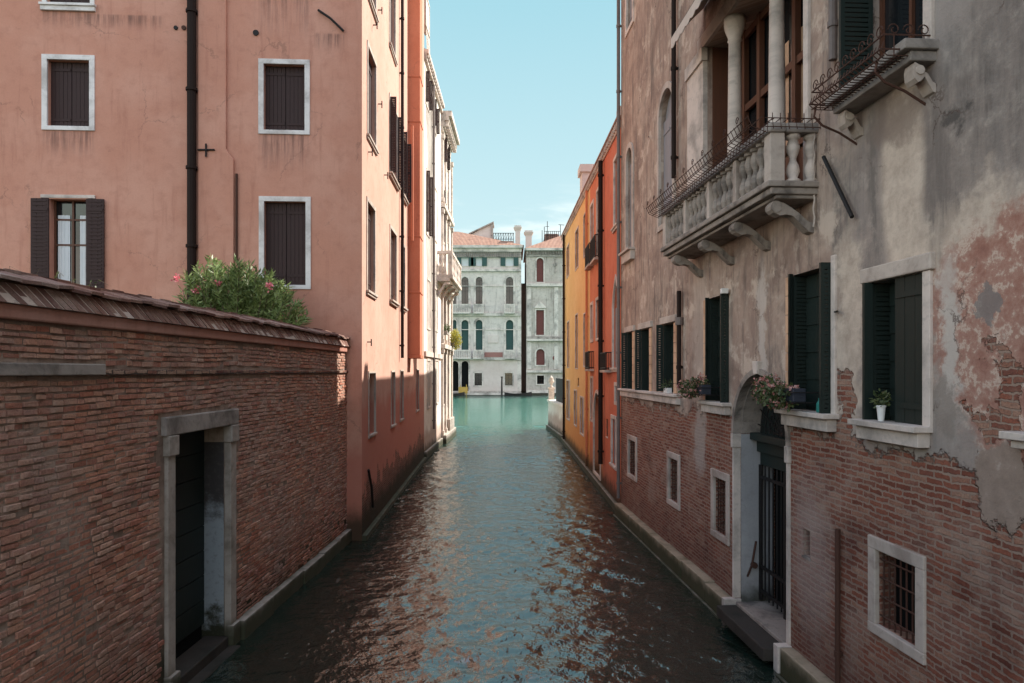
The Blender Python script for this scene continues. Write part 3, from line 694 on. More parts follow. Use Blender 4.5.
# palazzo
for x0, x1, yt, yb in ((444, 447, 138, 166),): win2(pz, W2b, x0, x1, yt, yb, leaves_out=True)
for yt, yb in ((190, 243), (292, 330), (352, 404)):
    win2(pz, W2b, 443.2, 444.9, yt, yb, 'glass', arch='round' if yt != 292 else None); win2(pz, W2b, 447.2, 448.6, yt, yb, 'glass', arch='round' if yt != 292 else None)
ZB = 19.2
WB = Wall(tuple(W2b.b), (-16, 47.6), (0, 1))
shell('stone_walls', [(W2b, 0, W2b.L, ZB, ZB)], [(W2b.b.x, W2b.b.y, ZB), (-16, 47.6, ZB), (-16, W2b.a.y, ZB), (W2b.a.x, W2b.a.y, ZB)], -.8, ZB, 'cream', pz)
mb = MB()
for k, (o, z0, z1) in enumerate(((.12, ZB-1.1, ZB-.9), (.2, ZB-.9, ZB-.55), (.45, ZB-.55, ZB-.3), (.62, ZB-.3, ZB))):
    W2b.box(mb, .0, W2b.L-.9+o, z0, z1-.003, -.3, o)
for i in range(10): W2b.box(mb, .1+i*.55, .3+i*.55, ZB-.85, ZB-.56, .201, .42)
mb.build('cornice', 'stone', pz)
mb = MB()
mb.face([(-16, W2b.a.y, ZB), (-4.0, W2b.a.y, ZB), (-4.0, 47.3, ZB), (-16, 47.6, ZB)]); mb.hexa([(-16, 41.3, ZB+.01), (-4.3, 41.3, ZB+.01), (-4.3, 47, ZB+.01), (-16, 47, ZB+.01), (-14, 43, ZB+1.6), (-7, 43, ZB+1.6), (-7, 45.5, ZB+1.6), (-14, 45.5, ZB+1.6)])
mb.build('roof', 'tiles', pz)
for sp in (.25, 2.0, 3.9, 5.9):
    mb = MB()
    for za, zb2 in ((.5, 5.5), (5.8, 9.1), (9.6, 13.6), (14.0, 17.9)):
        W2b.box(mb, sp-.2, sp+.2, za, za+.25, -.02, .16); W2b.box(mb, sp-.15, sp+.15, za+.252, zb2-.25, -.02, .11); W2b.box(mb, sp-.2, sp+.2, zb2-.248, zb2, -.02, .17)
    mb.build('pilaster', 'stone', pz)
mb = MB()
for z in (5.52, 9.12, 13.65): W2b.box(mb, 0, W2b.L+.05, z, z+.24, -.02, .24)
mb.build('string_course', 'stone', pz)
mb = MB(); W2b.box(mb, 0, W2b.L+.5, -.8, .5, -.02, .32); W2b.box(mb, 3.2, W2b.L+.3, .5, 1.2, -.02, .22); mb.build('plinth', 'stone_alg', pz, bevel=.03)
BAL = [(.05, 0), (.075, .0), (.075, .05), (.045, .08), (.07, .2), (.06, .3), (.035, .4), (.035, .44), (.06, .55), (.07, .64), (.045, .78), (.075, .8), (.075, .86)]
BAL = [(r, z/.86) for r, z in BAL]
def balustrade(par, w, s0, s1, z0, z1, o, n, mat='stone', sc=1.0, seg=10):
    for i in range(n):
        s = s0+(s1-s0)*(i+.5)/n; c = w.p(s, 0, o)
        mb = MB(); mb.lathe(c.x, c.y, [(r*sc, z0+(z1-z0)*z) for r, z in BAL], seg); mb.build('baluster', mat, par, smooth=False)
def corbel(par, w, s, z1, o1, wd=.2, h=.5, mat='stone'):
    # scrolled bracket: profile in (o,z)
    prof = [(o1*.72, z1-.035), (o1*.95, z1-.01), (o1, z1-.07), (o1*.95, z1-.16), (o1*.8, z1-.2), (o1*.66, z1-.185), (o1*.5, z1-.24*h/.5), (o1*.3, z1-.37*h/.5), (o1*.12, z1-.48*h/.5), (-.02, z1-h*1.02), (-.02, z1-h*.74), (o1*.15, z1-.32*h/.5), (o1*.35, z1-.2*h/.5), (o1*.55, z1-.09)]
    mb = MB()
    A = [w.p(s-wd/2, z, o) for o, z in prof]; B = [w.p(s+wd/2, z, o) for o, z in prof]
    mb.face(A, [(o, z) for o, z in prof]); mb.face(B[::-1], [(o, z) for o, z in prof[::-1]])
    for i in range(len(prof)):
        j = (i+1) % len(prof); mb.face([A[i], A[j], B[j], B[i]], [(s, prof[i][1]), (s, prof[j][1]), (s+wd, prof[j][1]), (s+wd, prof[i][1])])
    # scroll roll
    c = w.p(s, z1-.085, o1-.06); tt = Vector((w.t.x, w.t.y, 0)); mb.tube([c-tt*(wd/2+.012), c+tt*(wd/2+.012)], min(.075, o1*.2), 12)
    return mb.build('bracket', mat, par, bevel=0)
b0 = L2.s(435)-sc; 
mb = MB(); W2b.box(mb, -1.9, 4.2, 9.3, 9.5, -.02, .86); W2b.box(mb, -1.9, 4.2, 9.15, 9.298, -.02, .7)
bal = mb.build('balcony', 'stone', pz)
mb = MB(); W2b.box(mb, -1.9, 4.2, 10.66, 10.82, .62, .84); W2b.box(mb, -1.9, -1.68, 10.66, 10.82, -.02, .619); W2b.box(mb, 3.98, 4.2, 10.66, 10.82, -.02, .619)
for s in (-1.8, .1, 2.0, 4.08): W2b.box(mb, s-.11, s+.11, 9.5, 10.658, .64, .82)
mb.build('rail', 'stone', bal)
for a in (-1.65, .25, 2.15): balustrade(bal, W2b, a, a+1.7, 9.5, 10.66, .73, 6, sc=1.1, seg=6)
for o in (.15, .4): 
    c = W2b.p(-1.8, 0, o); mb = MB(); mb.lathe(c.x, c.y, [(r*1.1, 9.5+1.16*z) for r, z in BAL], 6); mb.build('baluster', 'stone', bal)
for s in (-1.7, .2, 2.1, 4.0): corbel(bal, W2b, s, 9.14, .66, .22, .8)
pl = thing('hanging_plant', tuple(W2b.p(4.6, 5.8, .5)), 'yellow green plant trailing from the canal corner of the white palazzo', 'plant')
mb = MB(); c = W2b.p(4.4, 6.2, .45); leaves(mb, c, .6, 900, .13, .06, .5, hang=.5, sq=(.6, .6, 1.05)); mb.build('foliage', 'leaf3', pl)
mb = MB(); W2b.box(mb, 4.2, 4.7, 5.78, 6.0, .1, .4); mb.build('pot', 'stone_dark', pl)
fb = thing('flower_box', tuple(W2b.p(1.2, 6.6, .2)), 'small green window box on the white palazzo beside its yellow green plant', 'flower box')
mb = MB(); W2b.box(mb, .5, 1.6, 6.35, 6.55, .0, .3); mb.build('planter', 'stone_dark', fb)
mb = MB(); leaves(mb, W2b.p(1.05, 6.7, .2), .4, 260, .12, .05, sq=(.5, 1, .6)); mb.build('foliage', 'leaf2', fb)
#@@SPLIT
# ================================================================== RIGHT: red, orange and yellow houses
RW = Wall((3.19, 21.1), (3.05, 43.2), (-1, 0))
zt = lambda s: 11.62+(12.26-11.62)*s/RW.L
sA = RW.s(603); sB = RW.s(590)
def sub(w, a, b):
    return Wall(tuple(w.a+w.t*a), tuple(w.a+w.t*b), tuple(w.n))
WR = sub(RW, 0.02, sA-.01); WO = sub(RW, sA, sB-.01); WY = sub(RW, sB, RW.L)
rh = thing('red_house', (6, 23, 0), 'bright red plastered house with a pointed gothic window, next to the brick and plaster house', 'house')
oh = thing('orange_house', (6, 27, 0), 'orange red house with small iron balconies and dark arched water gate beside the yellow house', 'house')
yh = thing('yellow_house', (6, 36, 0), 'long ochre yellow house with a brick chimney at the far end of the right bank', 'house')
def win3(root, w, x0, x1, yt, yb, kind='glass', shut='shut_grey', fw=.12, **k):
    r = w.rect(x0, x1, yt, yb, at=(x0+x1)/2)
    return window(root, w, r, kind, fw, 'stone', k.pop('depth', .12), shut=shut, proud=.03, **k)
win3(rh, WR, 614.5, 619, 158, 226, 'closed', sill=(.1, .12, .05)); win3(rh, WR, 613.2, 619, 278, 368, 'closed', arch='pointed', sill=(.1, .12, .05))
win3(rh, WR, 612, 616.2, 419, 465, 'closed', 'shut_grey', sill=(.08, .1, .04)); win3(rh, WR, 615.5, 618.6, 386, 402, 'bars')
win3(rh, WR, 606, 608, 419, 437, 'bars', fw=.0)
win3(oh, WO, 590.8, 593.6, 205, 262, 'closed', 'shut_grey'); win3(oh, WO, 597.2, 600.4, 190, 253, 'closed', 'shut_brown')
win3(oh, WO, 591, 593, 305, 340, 'closed', 'shut_grey'); win3(oh, WO, 590.8, 593, 378, 420, 'glass', fw=.08)
win3(oh, WO, 596.5, 599.5, 300, 338, 'closed', 'shut_brown')
win3(oh, WO, 594, 600.5, 393, 474, 'closed', 'darkwood', arch='round', depth=.3)
for x0, x1, yt, yb in ((567, 569.3, 246, 276), (575.7, 578.6, 230, 268), (584, 587, 214, 255)): win3(yh, WY, x0, x1, yt, yb, 'closed', 'wood', fw=.07)
for x0, x1, yt, yb in ((567.5, 569.3, 322, 367), (575.7, 578, 315, 368), (584, 586.8, 314, 366)): win3(yh, WY, x0, x1, yt, yb, 'closed', 'wood', fw=.07)
for x0, x1, yt, yb in ((567, 570, 381, 419), (574.5, 577, 391, 425), (580.5, 584, 398, 434)): win3(yh, WY, x0, x1, yt, yb, 'closed', 'shut_grey', fw=.08)
win3(yh, WY, 577.5, 579, 378, 386, 'bars', fw=0)
for root, w, mat, a, b in ((rh, WR, 'red', .02, sA), (oh, WO, 'orange', sA, sB), (yh, WY, 'yellow', sB, RW.L)):
    za, zb_ = zt(a), zt(b)
    shell('plaster_walls', [(w, 0, w.L, za, zb_)], [(w.b.x, w.b.y, zb_), (13, w.b.y, zb_), (13, w.a.y, za), (w.a.x, w.a.y, za)], -.8, za, mat, root)
    # sloped roof and cornice with dentils
    mb = MB(); L = w.L
    q = lambda s, z, o: w.p(s, z+(zb_-za)*s/L, o)
    A = [q(0, za-.02, .28), q(L, za-.02, .28), q(L, za+.05, .28), q(0, za+.05, .28)]
    mb.hexa([q(0, za-.04, .12), q(L, za-.04, .12), q(L, za+1.9, -5), q(0, za+1.9, -5), q(0, za+.05, .12), q(L, za+.05, .12), q(L, za+2.0, -5), q(0, za+2.0, -5)])
    mb.hexa([q(0, za+1.9, -5), q(L, za+1.9, -5), q(L, za+.1, -10.0), q(0, za+.1, -10.0), q(0, za+2.0, -5.0), q(L, za+2.0, -5.0), q(L, za+.2, -10.0), q(0, za+.2, -10.0)])
    mb.face([q(0, za, 0), q(0, za+1.9, -5), q(0, za, -9.8)]); mb.face([q(L, za, 0), q(L, za+1.9, -5), q(L, za, -9.8)])
    mb.build('roof', 'tiles', root)
    mb = MB(); mb.hexa([q(0, za-.28, -.02), q(L, za-.28, -.02), q(L, za-.28, .04), q(0, za-.28, .04), q(0, za-.05, -.02), q(L, za-.05, -.02), q(L, za-.05, .1), q(0, za-.05, .1)])
    n = int(L/.3)
    for i in range(n):
        s = (i+.3)*L/n; mb.hexa([q(s, za-.22, .04), q(s+.12, za-.22, .04), q(s+.12, za-.22, .11), q(s, za-.22, .11), q(s, za-.06, .04), q(s+.12, za-.06, .04), q(s+.12, za-.06, .11), q(s, za-.06, .11)])
    mb.build('cornice', 'stone_warm', root)
    mb = MB(); w.box(mb, 0, L, -.8, .22, -.02, .12); mb.build('plinth', 'stone_alg', root, bevel=.02)
pipe(rh, WR, 604, 0, 0, .08, .12, 'pipe', z0=1.0, z1=zt(sA)-.3)
pipe(yh, WY, 565.5, 0, 0, .07, .10, 'pipe', z0=.3, z1=12.0)
pipe(yh, WY, 588.5, 0, 0, .05, .08, 'orange', z0=.3, z1=11.6)
def iron_balcony(root, w, x0, x1, yt, yb, o=.2, nm='iron_balcony'):
    s0, s1, z0, z1 = w.rect(x0, x1, yt, yb, at=(x0+x1)/2)
    mb = MB(); w.box(mb, s0, s1, z0-.08, z0, -.02, o+.03); bb = mb.build(nm, 'stone_warm', root)
    mb = MB()
    for z in (z0+.06, z1): mb.tube([w.p(s0, z, 0), w.p(s0, z, o), w.p(s1, z, o), w.p(s1, z, 0)], .02, 6)
    n = int((s1-s0)/.12)
    for i in range(n+1):
        s = s0+(s1-s0)*i/n; mb.tube([w.p(s, z0, o), w.p(s, z1, o)], .013, 5)
    for i in range(3): 
        for s in (s0, s1): mb.tube([w.p(s, z0, o*(i+.5)/3), w.p(s, z1, o*(i+.5)/3)], .013, 5)
    mb.build('railing', 'iron', bb); return bb
iron_balcony(oh, WO, 590.2, 594.4, 246, 266); iron_balcony(oh, WO, 596, 600.8, 238, 260)
iron_balcony(oh, WO, 590.4, 594, 352, 369, .2); iron_balcony(rh, WR, 606.5, 612, 353, 370, .2)
# chimney on the yellow roof
s = 13.4-sB; mb = MB(); WY.box(mb, s-.5, s+.5, 11.9, 13.6, -.75, -.2); WY.box(mb, s-.6, s+.6, 13.6, 13.95, -.85, -.1); mb.build('chimney', 'palace_lower', yh)
s = 1.0; mb = MB(); WR.box(mb, s, s+.5, 11.5, 12.35, -.5, -.1); mb.build('chimney', 'palace_old', rh)
# terrace beyond the yellow house
tw = thing('terrace_wall', (2.9, 48, 0), 'low white stone terrace wall with an urn post beside the yellow house', 'terrace wall')
TW = Wall((3.1, 43.3), (2.62, 52.3), (-1, 0))
mb = MB(); TW.box(mb, 0, TW.L, -.8, 2.0, -6, 0); TW.box(mb, -.0, TW.L+.05, 2.0, 2.14, -6, .08); mb.build('wall', 'cream', tw)
mb = MB(); TW.box(mb, 0, TW.L+.06, -.8, .3, -.02, .14); mb.build('plinth', 'stone_alg', tw)
for s in (8.7,):
    mb = MB(); TW.box(mb, s-.2, s+.2, 2.141, 2.9, -.4, 0); TW.box(mb, s-.26, s+.26, 2.9, 3.02, -.46, .06); mb.build('post', 'stone', tw)
ur = thing('stone_urn', tuple(TW.p(8.7, 3.02, -.2)), 'white stone urn finial standing on the terrace end post', 'urn')
c = TW.p(8.7, 0, -.2); mb = MB(); mb.lathe(c.x, c.y, [(.14, 3.02), (.14, 3.08), (.06, 3.14), (.07, 3.2), (.2, 3.4), (.22, 3.5), (.14, 3.62), (.17, 3.66), (.1, 3.74), (.03, 3.86)], 12); mb.build('urn', 'stone', ur, smooth=True)
pn = thing('wooden_screen', tuple(TW.p(1.7, 3.0, -.3)), 'dark wooden screen panels standing on the white terrace wall', 'screen')
mb = MB()
for i in range(14): TW.box(mb, .2+i*.45, .2+i*.45+.42, 2.145, 3.7, -.32, -.28)
mb.build('slats', 'darkwood', pn)

# ================================================================== RIGHT: brick and plaster house
rx = lambda y: 3.19+.063*(21.05-y)
R1 = Wall((3.19, 21.05), (rx(-8), -8), (-1, 0))
gh = thing('brick_and_plaster_house', (6, 10, 0), 'house of peeling grey plaster over red brick with a stone balcony and green shutters', 'house')
ZR = 16.6
P = R1.at
def rr(x0, x1, yt, yb, at=None): return R1.rect(x0, x1, yt, yb, at)
# --- big material
m, t = newmat('peeling_plaster_over_brick'); uv = UV(t); s_, z_, _ = XYZ(t, uv)
wn = nd(t, 'ShaderNodeTexNoise', {'Vector': uv, 'Scale': 1.7, 'Detail': 6.0, 'Roughness': .68}).outputs['Color']
wv = SC3(t, ADD3(t, wn, (-.5, -.5, -.5)), (1.15, 1.15, 0)); uvd = ADD3(t, uv, wv); sd, zd, _ = XYZ(t, uvd)
def ell(cx, cy, rs, rz, soft=.35, k=1.0, warp=True):
    cs, cz = R1.at(cx, cy); a, b = (sd, zd) if warp else (s_, z_)
    dx = M(t, 'DIVIDE', M(t, 'SUBTRACT', a, cs), rs); dz = M(t, 'DIVIDE', M(t, 'SUBTRACT', b, cz), rz)
    d = M(t, 'SQRT', M(t, 'ADD', M(t, 'MULTIPLY', dx, dx), M(t, 'MULTIPLY', dz, dz)))
    r = M(t, 'SUBTRACT', 1.0, SS(t, d, 1-soft, 1+soft))
    return M(t, 'MULTIPLY', r, k) if k != 1.0 else r
n1 = NZ(t, uv, .8, 6, .65, .4); n2 = NZ(t, uv, 4.5, 6, .7); n3 = NZ(t, uv, 30, 4, .7); st = NZ(t, SC3(t, uv, (4.2, .42, 1)), 1.5, 6, .7)
col = RAMP(t, n1, [(.3, (.22, .155, .125)), (.46, (.33, .24, .195)), (.56, (.43, .33, .265)), (.64, (.28, .22, .185)), (.75, (.36, .30, .26))])
col = MX(t, M(t, 'MULTIPLY', SS(t, st, .47, .70), .72), col, (.14, .108, .092))
col = MX(t, M(t, 'MULTIPLY', SS(t, n2, .52, .7), .5), col, (.5, .42, .355))
pale2 = SS(t, NZ(t, ADD3(t, uv, (4, 9, 0)), 1.15, 7, .7), .54, .62); col = MX(t, M(t, 'MULTIPLY', pale2, .75), col, (.58, .475, .39))
wst = NZ(t, SC3(t, uv, (1.7, .2, 1)), 1.4, 6, .72); col = MX(t, M(t, 'MULTIPLY', SS(t, wst, .52, .68), .72), col, (.13, .103, .09))
sn = R1.s(845)
near = M(t, 'ADD', SS(t, sd, sn-.6, sn+.5), 0.0)
grey = RAMP(t, n2, [(.3, (.09, .078, .07)), (.45, (.16, .137, .123)), (.58, (.25, .215, .19)), (.75, (.42, .36, .31))])
col = MX(t, M(t, 'MULTIPLY', near, .6), col, (.30, .27, .25))
gm1 = M(t, 'MULTIPLY', M(t, 'MAXIMUM', ell(965, 95, 1.25, 1.0, .45), ell(1010, 20, 1.2, 1.0, .45)), M(t, 'ADD', .45, M(t, 'MULTIPLY', SS(t, M(t, 'ADD', st, M(t, 'MULTIPLY', n2, .5)), .62, .95), .55)))
col = MX(t, gm1, col, grey)
col = MX(t, ell(905, 20, .9, .9, .4, .7), col, (.34, .30, .275))
col = MX(t, ell(956, 128, .13, .13, .5, .75), col, (.06, .055, .052))
cream = RAMP(t, n2, [(.3, (.40, .32, .26)), (.6, (.60, .50, .41))])
col = MX(t, ell(960, 235, .95, .42, .35, .9), col, cream)
stk = SS(t, M(t, 'ADD', st, M(t, 'MULTIPLY', n2, .6)), .62, .98)
col = MX(t, M(t, 'MULTIPLY', ell(845, 215, .25, .75, .6), M(t, 'ADD', .2, M(t, 'MULTIPLY', stk, .7))), col, (.16, .14, .125)); col = MX(t, M(t, 'MULTIPLY', ell(936, 190, .15, .95, .6), M(t, 'ADD', .25, M(t, 'MULTIPLY', stk, .7))), col, (.17, .145, .13))
col = MX(t, M(t, 'MULTIPLY', ell(872, 205, .11, .95, .6), M(t, 'ADD', .3, M(t, 'MULTIPLY', stk, .6))), col, (.16, .14, .125))
col = MX(t, ell(902, 175, .36, 1.1, .22, 1.0, False), col, cream)
col = MX(t, ell(895, 118, .42, .25, .5, .7), col, (.2, .15, .125))
col = MX(t, ell(762, 330, .16, .95, .4, .8), col, (.52, .46, .41))
col = MX(t, ell(700, 330, .5, 1.2, .4, .5), col, (.5, .42, .36))
col = MX(t, ell(850, 330, .30, 1.3, .3, .9), col, cream)
# red pink patch at the near end
pk = RAMP(t, n2, [(.25, (.24, .11, .085)), (.42, (.33, .17, .13)), (.52, (.39, .23, .18)), (.57, (.56, .44, .36)), (.63, (.38, .22, .175)), (.7, (.5, .40, .33)), (.8, (.27, .14, .11))])
col = MX(t, ell(1000, 330, .95, 1.0, .12), col, pk)
col = MX(t, ell(1060, 330, 1.2, 1.1, .12), col, pk)
col = MX(t, ell(950, 350, .16, .75, .4, .9), col, (.52, .47, .42))
col = MX(t, ell(984, 296, .13, .17, .12, .8), col, (.20, .185, .175)); col = MX(t, ell(945, 408, .16, .3, .3, .8), col, (.25, .21, .18))
col = cracks(t, uv, col, n1, .7, .012, .75)
h_pl = M(t, 'ADD', M(t, 'MULTIPLY', n2, .8), M(t, 'MULTIPLY', n3, .3))
bc, bh = brick_layer(t, uv, [(.1, (.10, .036, .026)), (.33, (.235, .078, .05)), (.5, (.33, .12, .076)), (.62, (.22, .082, .058)), (.78, (.35, .175, .12)), (.95, (.46, .30, .22))], (.32, .225, .175), .25, .066, .0125, .03)
pale = M(t, 'MULTIPLY', SS(t, NZ(t, ADD3(t, uv, (5, 2, 0)), 1.0, 6, .7), .5, .68), .5); bc = MX(t, pale, bc, (.38, .285, .23))
bc = MX(t, ell(812, 560, .5, 1.0, .5, .5), bc, (.40, .33, .30))
bc = MX(t, ell(700, 430, .28, .9, .35, .85), bc, (.40, .34, .30))
# brick mask : below a ragged line plus holes
zr = M(t, 'ADD', z_, M(t, 'MULTIPLY', M(t, 'SUBTRACT', NZ(t, uv, 1.6, 7, .72), .5), 1.5))
bm_ = M(t, 'SUBTRACT', 1.0, SS(t, zr, 3.36, 3.44))
for a in ((1000, 350, .12, .18), (845, 410, .22, .55), (1012, 400, .16, .4), (985, 415, .3, .12)):
    bm_ = M(t, 'MAXIMUM', bm_, ell(*a, .06))
gp = ell(1003, 488, .34, .42, .08); bm_ = M(t, 'MULTIPLY', bm_, M(t, 'SUBTRACT', 1.0, gp))
col = MX(t, gp, col, RAMP(t, n2, [(.3, (.24, .18, .145)), (.6, (.33, .25, .205)), (.72, (.5, .41, .35))]))
edge = M(t, 'MULTIPLY', M(t, 'MULTIPLY', bm_, M(t, 'SUBTRACT', 1.0, bm_)), 4.0)
col = MX(t, bm_, col, bc)
za = M(t, 'ADD', z_, M(t, 'MULTIPLY', M(t, 'SUBTRACT', n1, .5), 1.2))
col = MX(t, M(t, 'MULTIPLY', M(t, 'SUBTRACT', 1.0, SS(t, za, .2, 1.5)), .45), col, (.09, .045, .038))
hh = M(t, 'ADD', M(t, 'MULTIPLY', M(t, 'ADD', h_pl, 1.6), M(t, 'SUBTRACT', 1.0, bm_)), M(t, 'MULTIPLY', bh, bm_))
finish(t, col, .9, hh, .016, 1.0, .15); MT['peel'] = m

# lower barred windows
for x0, x1, yt, yb, nb in ((629, 636, 439, 473, (4, 5)), (669.5, 678.5, 457, 499, (4, 5)), (714.5, 727, 476, 530, (5, 6)), (877, 917.5, 549, 624, (7, 4))):
    r = rr(x0, x1, yt, yb, at=x0); fw = .2 if x0 < 800 else .14
    window(gh, R1, r, 'bars', .14, 'stone_warm', .22, proud=.03, nb=nb, bev=.012)
# slot and pipe
r = rr(803, 810, 528, 555); window(gh, R1, r, 'room', .0, 'stone_dark', .2)
pipe(gh, R1, 842.5, 529, 690, .032, .06, 'rust', name='standpipe')
# main floor windows
def shutter_open_perp(fr, r, near=.15, far=.06, shut='shut_green'):
    lb = MB(); louver_perp(R1, r[1]-.03, r[2], r[3]+.02, .01, near, lb, .045); lb.build('shutter', shut, fr)
    lb = MB(); louver_perp(R1, r[0]+.03, r[2], r[3]+.02, .01, far, lb, .045); lb.build('shutter', shut, fr)
def panels(fr, r, o=-.16, shut='shut_green', a=0.0, b=1.0):
    s0, s1, z0, z1 = r; lb = MB(); A = s0+(s1-s0)*a; B = s0+(s1-s0)*b
    R1.box(lb, A+.01, B-.01, z0, z1, o-.02, o)
    n = 5
    for i in range(n):
        z = z0+(z1-z0)*i/n; R1.box(lb, A+.04, B-.04, z+.05, z+(z1-z0)/n-.03, o+.001, o+.018)
    lb.build('inner_shutter', shut, fr)
def reveal_leaf(fr, r, d=.285):
    s0, s1, z0, z1 = r; lb = MB(); louver_perp(R1, s0+.022, z0+.01, z1-.01, -d, -.004, lb, .03); R1.box(lb, s0+.003, s0+.012, z0+.01, z1-.01, -d, -.004)
    lb.build('folded_shutter', 'shut_green', fr)
def quoins(fr, r, side, wd=.16):
    reveal_leaf(fr, r)
    s0, s1, z0, z1 = r; mb = MB(); n = 7
    for i in range(n):
        z = z0+(z1-z0)*i/n; zz = z0+(z1-z0)*(i+1)/n-.012
        if side < 0: R1.box(mb, s0-wd, s0-.001, z, zz, -.02, .025)
        else: R1.box(mb, s1+.001, s1+wd, z, zz, -.02, .025)
    mb.build('jamb_blocks', 'lit_ochre', fr)
sills = []
for x0, x1, yt, yb in ((627, 633, 333, 389), (641, 650, 330, 391), (663, 674.5, 325, 392)):
    r = rr(x0, x1, yt, yb, at=x0); fr = window(gh, R1, r, 'room', .0, 'stone_warm', .3); panels(fr, r, -.2, b=.6); quoins(fr, r, 1, .2)
    lb = MB(); louver_perp(R1, r[0]+.02, r[2]+.02, r[3], .01, .16, lb, .04); lb.build('shutter', 'shut_green', fr)
    mb = MB(); R1.box(mb, r[0]-.1, r[1]+.26, r[3]+.01, r[3]+.16, -.02, .06); mb.build('lintel', 'stone_warm', fr, bevel=.008)
a = R1.s(623); b = R1.s(681); zt_ = R1.z(650, 391)
mb = MB(); R1.box(mb, a, b, zt_-.06, zt_, -.02, .17); R1.box(mb, a+.03, b-.04, zt_-.22, zt_-.062, -.02, .1); mb.build('long_sill', 'stone', gh, bevel=.012)
rl = rr(708, 729, 296, 402, at=718); fr = window(gh, R1, rl, 'room', .0, 'stone', .3, sill=(.18, .2, .12)); panels(fr, rl, -.2, b=.65); quoins(fr, rl, -1, .2); shutter_open_perp(fr, rl, .14, .05)
rm = rr(792, 833, 270, 412, at=812); fr = window(gh, R1, rm, 'room', .0, 'stone', .3, sill=(.2, .21, .14)); panels(fr, rm, -.2, b=.7); quoins(fr, rm, -1, .15); shutter_open_perp(fr, rm, .15, .06)
mb = MB(); R1.box(mb, rm[1]+.002, rm[1]+.1, rm[2], rm[3]+.1, -.02, .035); mb.build('jamb', 'stone', fr, bevel=.01)
rn = rr(870, 925, 277, 424, at=900); fr = window(gh, R1, rn, 'room', .0, 'stone', .3, sill=(.2, .2, .12)); panels(fr, rn, -.22, b=.5)
mb = MB(); R1.box(mb, rn[1]+.002, rn[1]+.12, rn[2], rn[3]+.0, -.02, .035); mb.build('jamb', 'stone', fr, bevel=.01)
mb = MB(); R1.box(mb, rn[0]-.12, rn[1]+.16, rn[3]+.003, rn[3]+.17, -.02, .055); mb.build('lintel', 'stone_warm', fr, bevel=.015)
quoins(fr, rn, -1, .08)
lb = MB(); mid = rn[0]+(rn[1]-rn[0])*.47; leaf_panel(R1, lb, mid, rn[1]-.005, rn[2]+.015, rn[3]-.005, -.05, .04, 3); lb.build('shutter', 'shut_green', fr, label='dark green plank shutter, half closed')
lb = MB(); louver_perp(R1, rn[0]+.04, rn[2], rn[3], .0, .1, lb, .045); lb.build('shutter', 'shut_green', fr)
# window just outside the frame, its sill end shows
ro = (R1.s(1040), R1.s(1180), rn[2]+.05, rn[3]); window(gh, R1, ro, 'closed', .1, 'stone', .2, shut='shut_green', sill=(.16, .12, .14))
# arched windows upstairs
for x0, x1, yt, yb in ((627, 633, 148, 251), (660, 674, 89, 222)):
    r = rr(x0, x1, yt, yb, at=(x0+x1)/2); window(gh, R1, r, 'closed', .14, 'stone_warm', .14, arch='round', shut='shut_grey', sill=(.2, .3, .1) if x0 < 650 else None, proud=.04)
r = rr(627, 633, -70, 26, at=630); window(gh, R1, r, 'closed', .14, 'stone', .14, shut='shut_grey')
# upper window with iron basket
ru = rr(857, 925, -120, 36, at=925); ru = (R1.s(862), R1.s(926), 7.38, 9.6)
fr = window(gh, R1, ru, 'glass', .0, 'stone', .25, shut='glass')
mb = MB(); R1.box(mb, ru[1]+.002, ru[1]+.13, ru[2], ru[3], -.02, .04); R1.box(mb, ru[0]-.14, ru[1]+.14, ru[3]+.003, ru[3]+.16, -.02, .05); mb.build('jamb', 'stone', fr, bevel=.01)
mb = MB(); R1.box(mb, ru[0]-.14, ru[0]-.002, ru[2], ru[3], -.02, .04); mb.build('jamb', 'lit_ochre', fr, bevel=.01)
lb = MB(); louver_perp(R1, ru[0]+.03, ru[2], ru[3], -.1, .28, lb, .045); lb.build('shutter', 'shut_green', fr)
sb = MB(); R1.box(sb, ru[0]-.2, ru[1]+.2, ru[2]-.1, ru[2]-.001, -.02, .34); R1.box(sb, ru[0]-.16, ru[1]+.16, ru[2]-.2, ru[2]-.102, -.02, .26); sb.build('sill', 'stone_dark', fr, bevel=.012)
for s in (ru[0]-.05, ru[1]+.07): corbel(fr, R1, s, ru[2]-.202, .22, .16, .3, 'stone_warm')
# iron basket
def spiral(mb, w, s, z, o, r, along='s', k=1, rad=.006):
    pts = []
    for i in range(15):
        a = i/14*math.pi*2.4; q = r*(1-i/14*.72)
        if along == 's': pts.append(w.p(s+k*math.cos(a)*q, z+math.sin(a)*q, o))
        else: pts.append(w.p(s, z+math.sin(a)*q, o+k*math.cos(a)*q))
    mb.tube(pts, rad, 5)
bs0, bs1 = ru[0]-.18, ru[1]+.12; bz = 7.24
mb = MB()
for o in (.0, .12, .24, .36, .5): mb.tube([R1.p(bs0, bz, o), R1.p(bs1, bz, o)], .009, 5)
n = 22
for i in range(n+1): 
    s = bs0+(bs1-bs0)*i/n; mb.tube([R1.p(s, bz, .0), R1.p(s, bz, .47), R1.p(s, bz+.05, .53), R1.p(s, bz+.13, .5)], .006, 5)
for z, o in ((bz+.06, .53), (bz+.2, .5)): mb.tube([R1.p(bs0, z, 0), R1.p(bs0, z, o), R1.p(bs1, z, o), R1.p(bs1, z, 0)], .009, 5)
for i in range(9): spiral(mb, R1, bs0+.08+(bs1-bs0-.16)*i/8, bz+.25, .5, .065)
for o in (.1, .25, .4):
    for s in (bs0, bs1): spiral(mb, R1, s, bz+.25, o, .06, 'o'); mb.tube([R1.p(s, bz, o), R1.p(s, bz+.2, o)], .006, 5)
bk = mb.build('iron_basket', 'rust', gh)
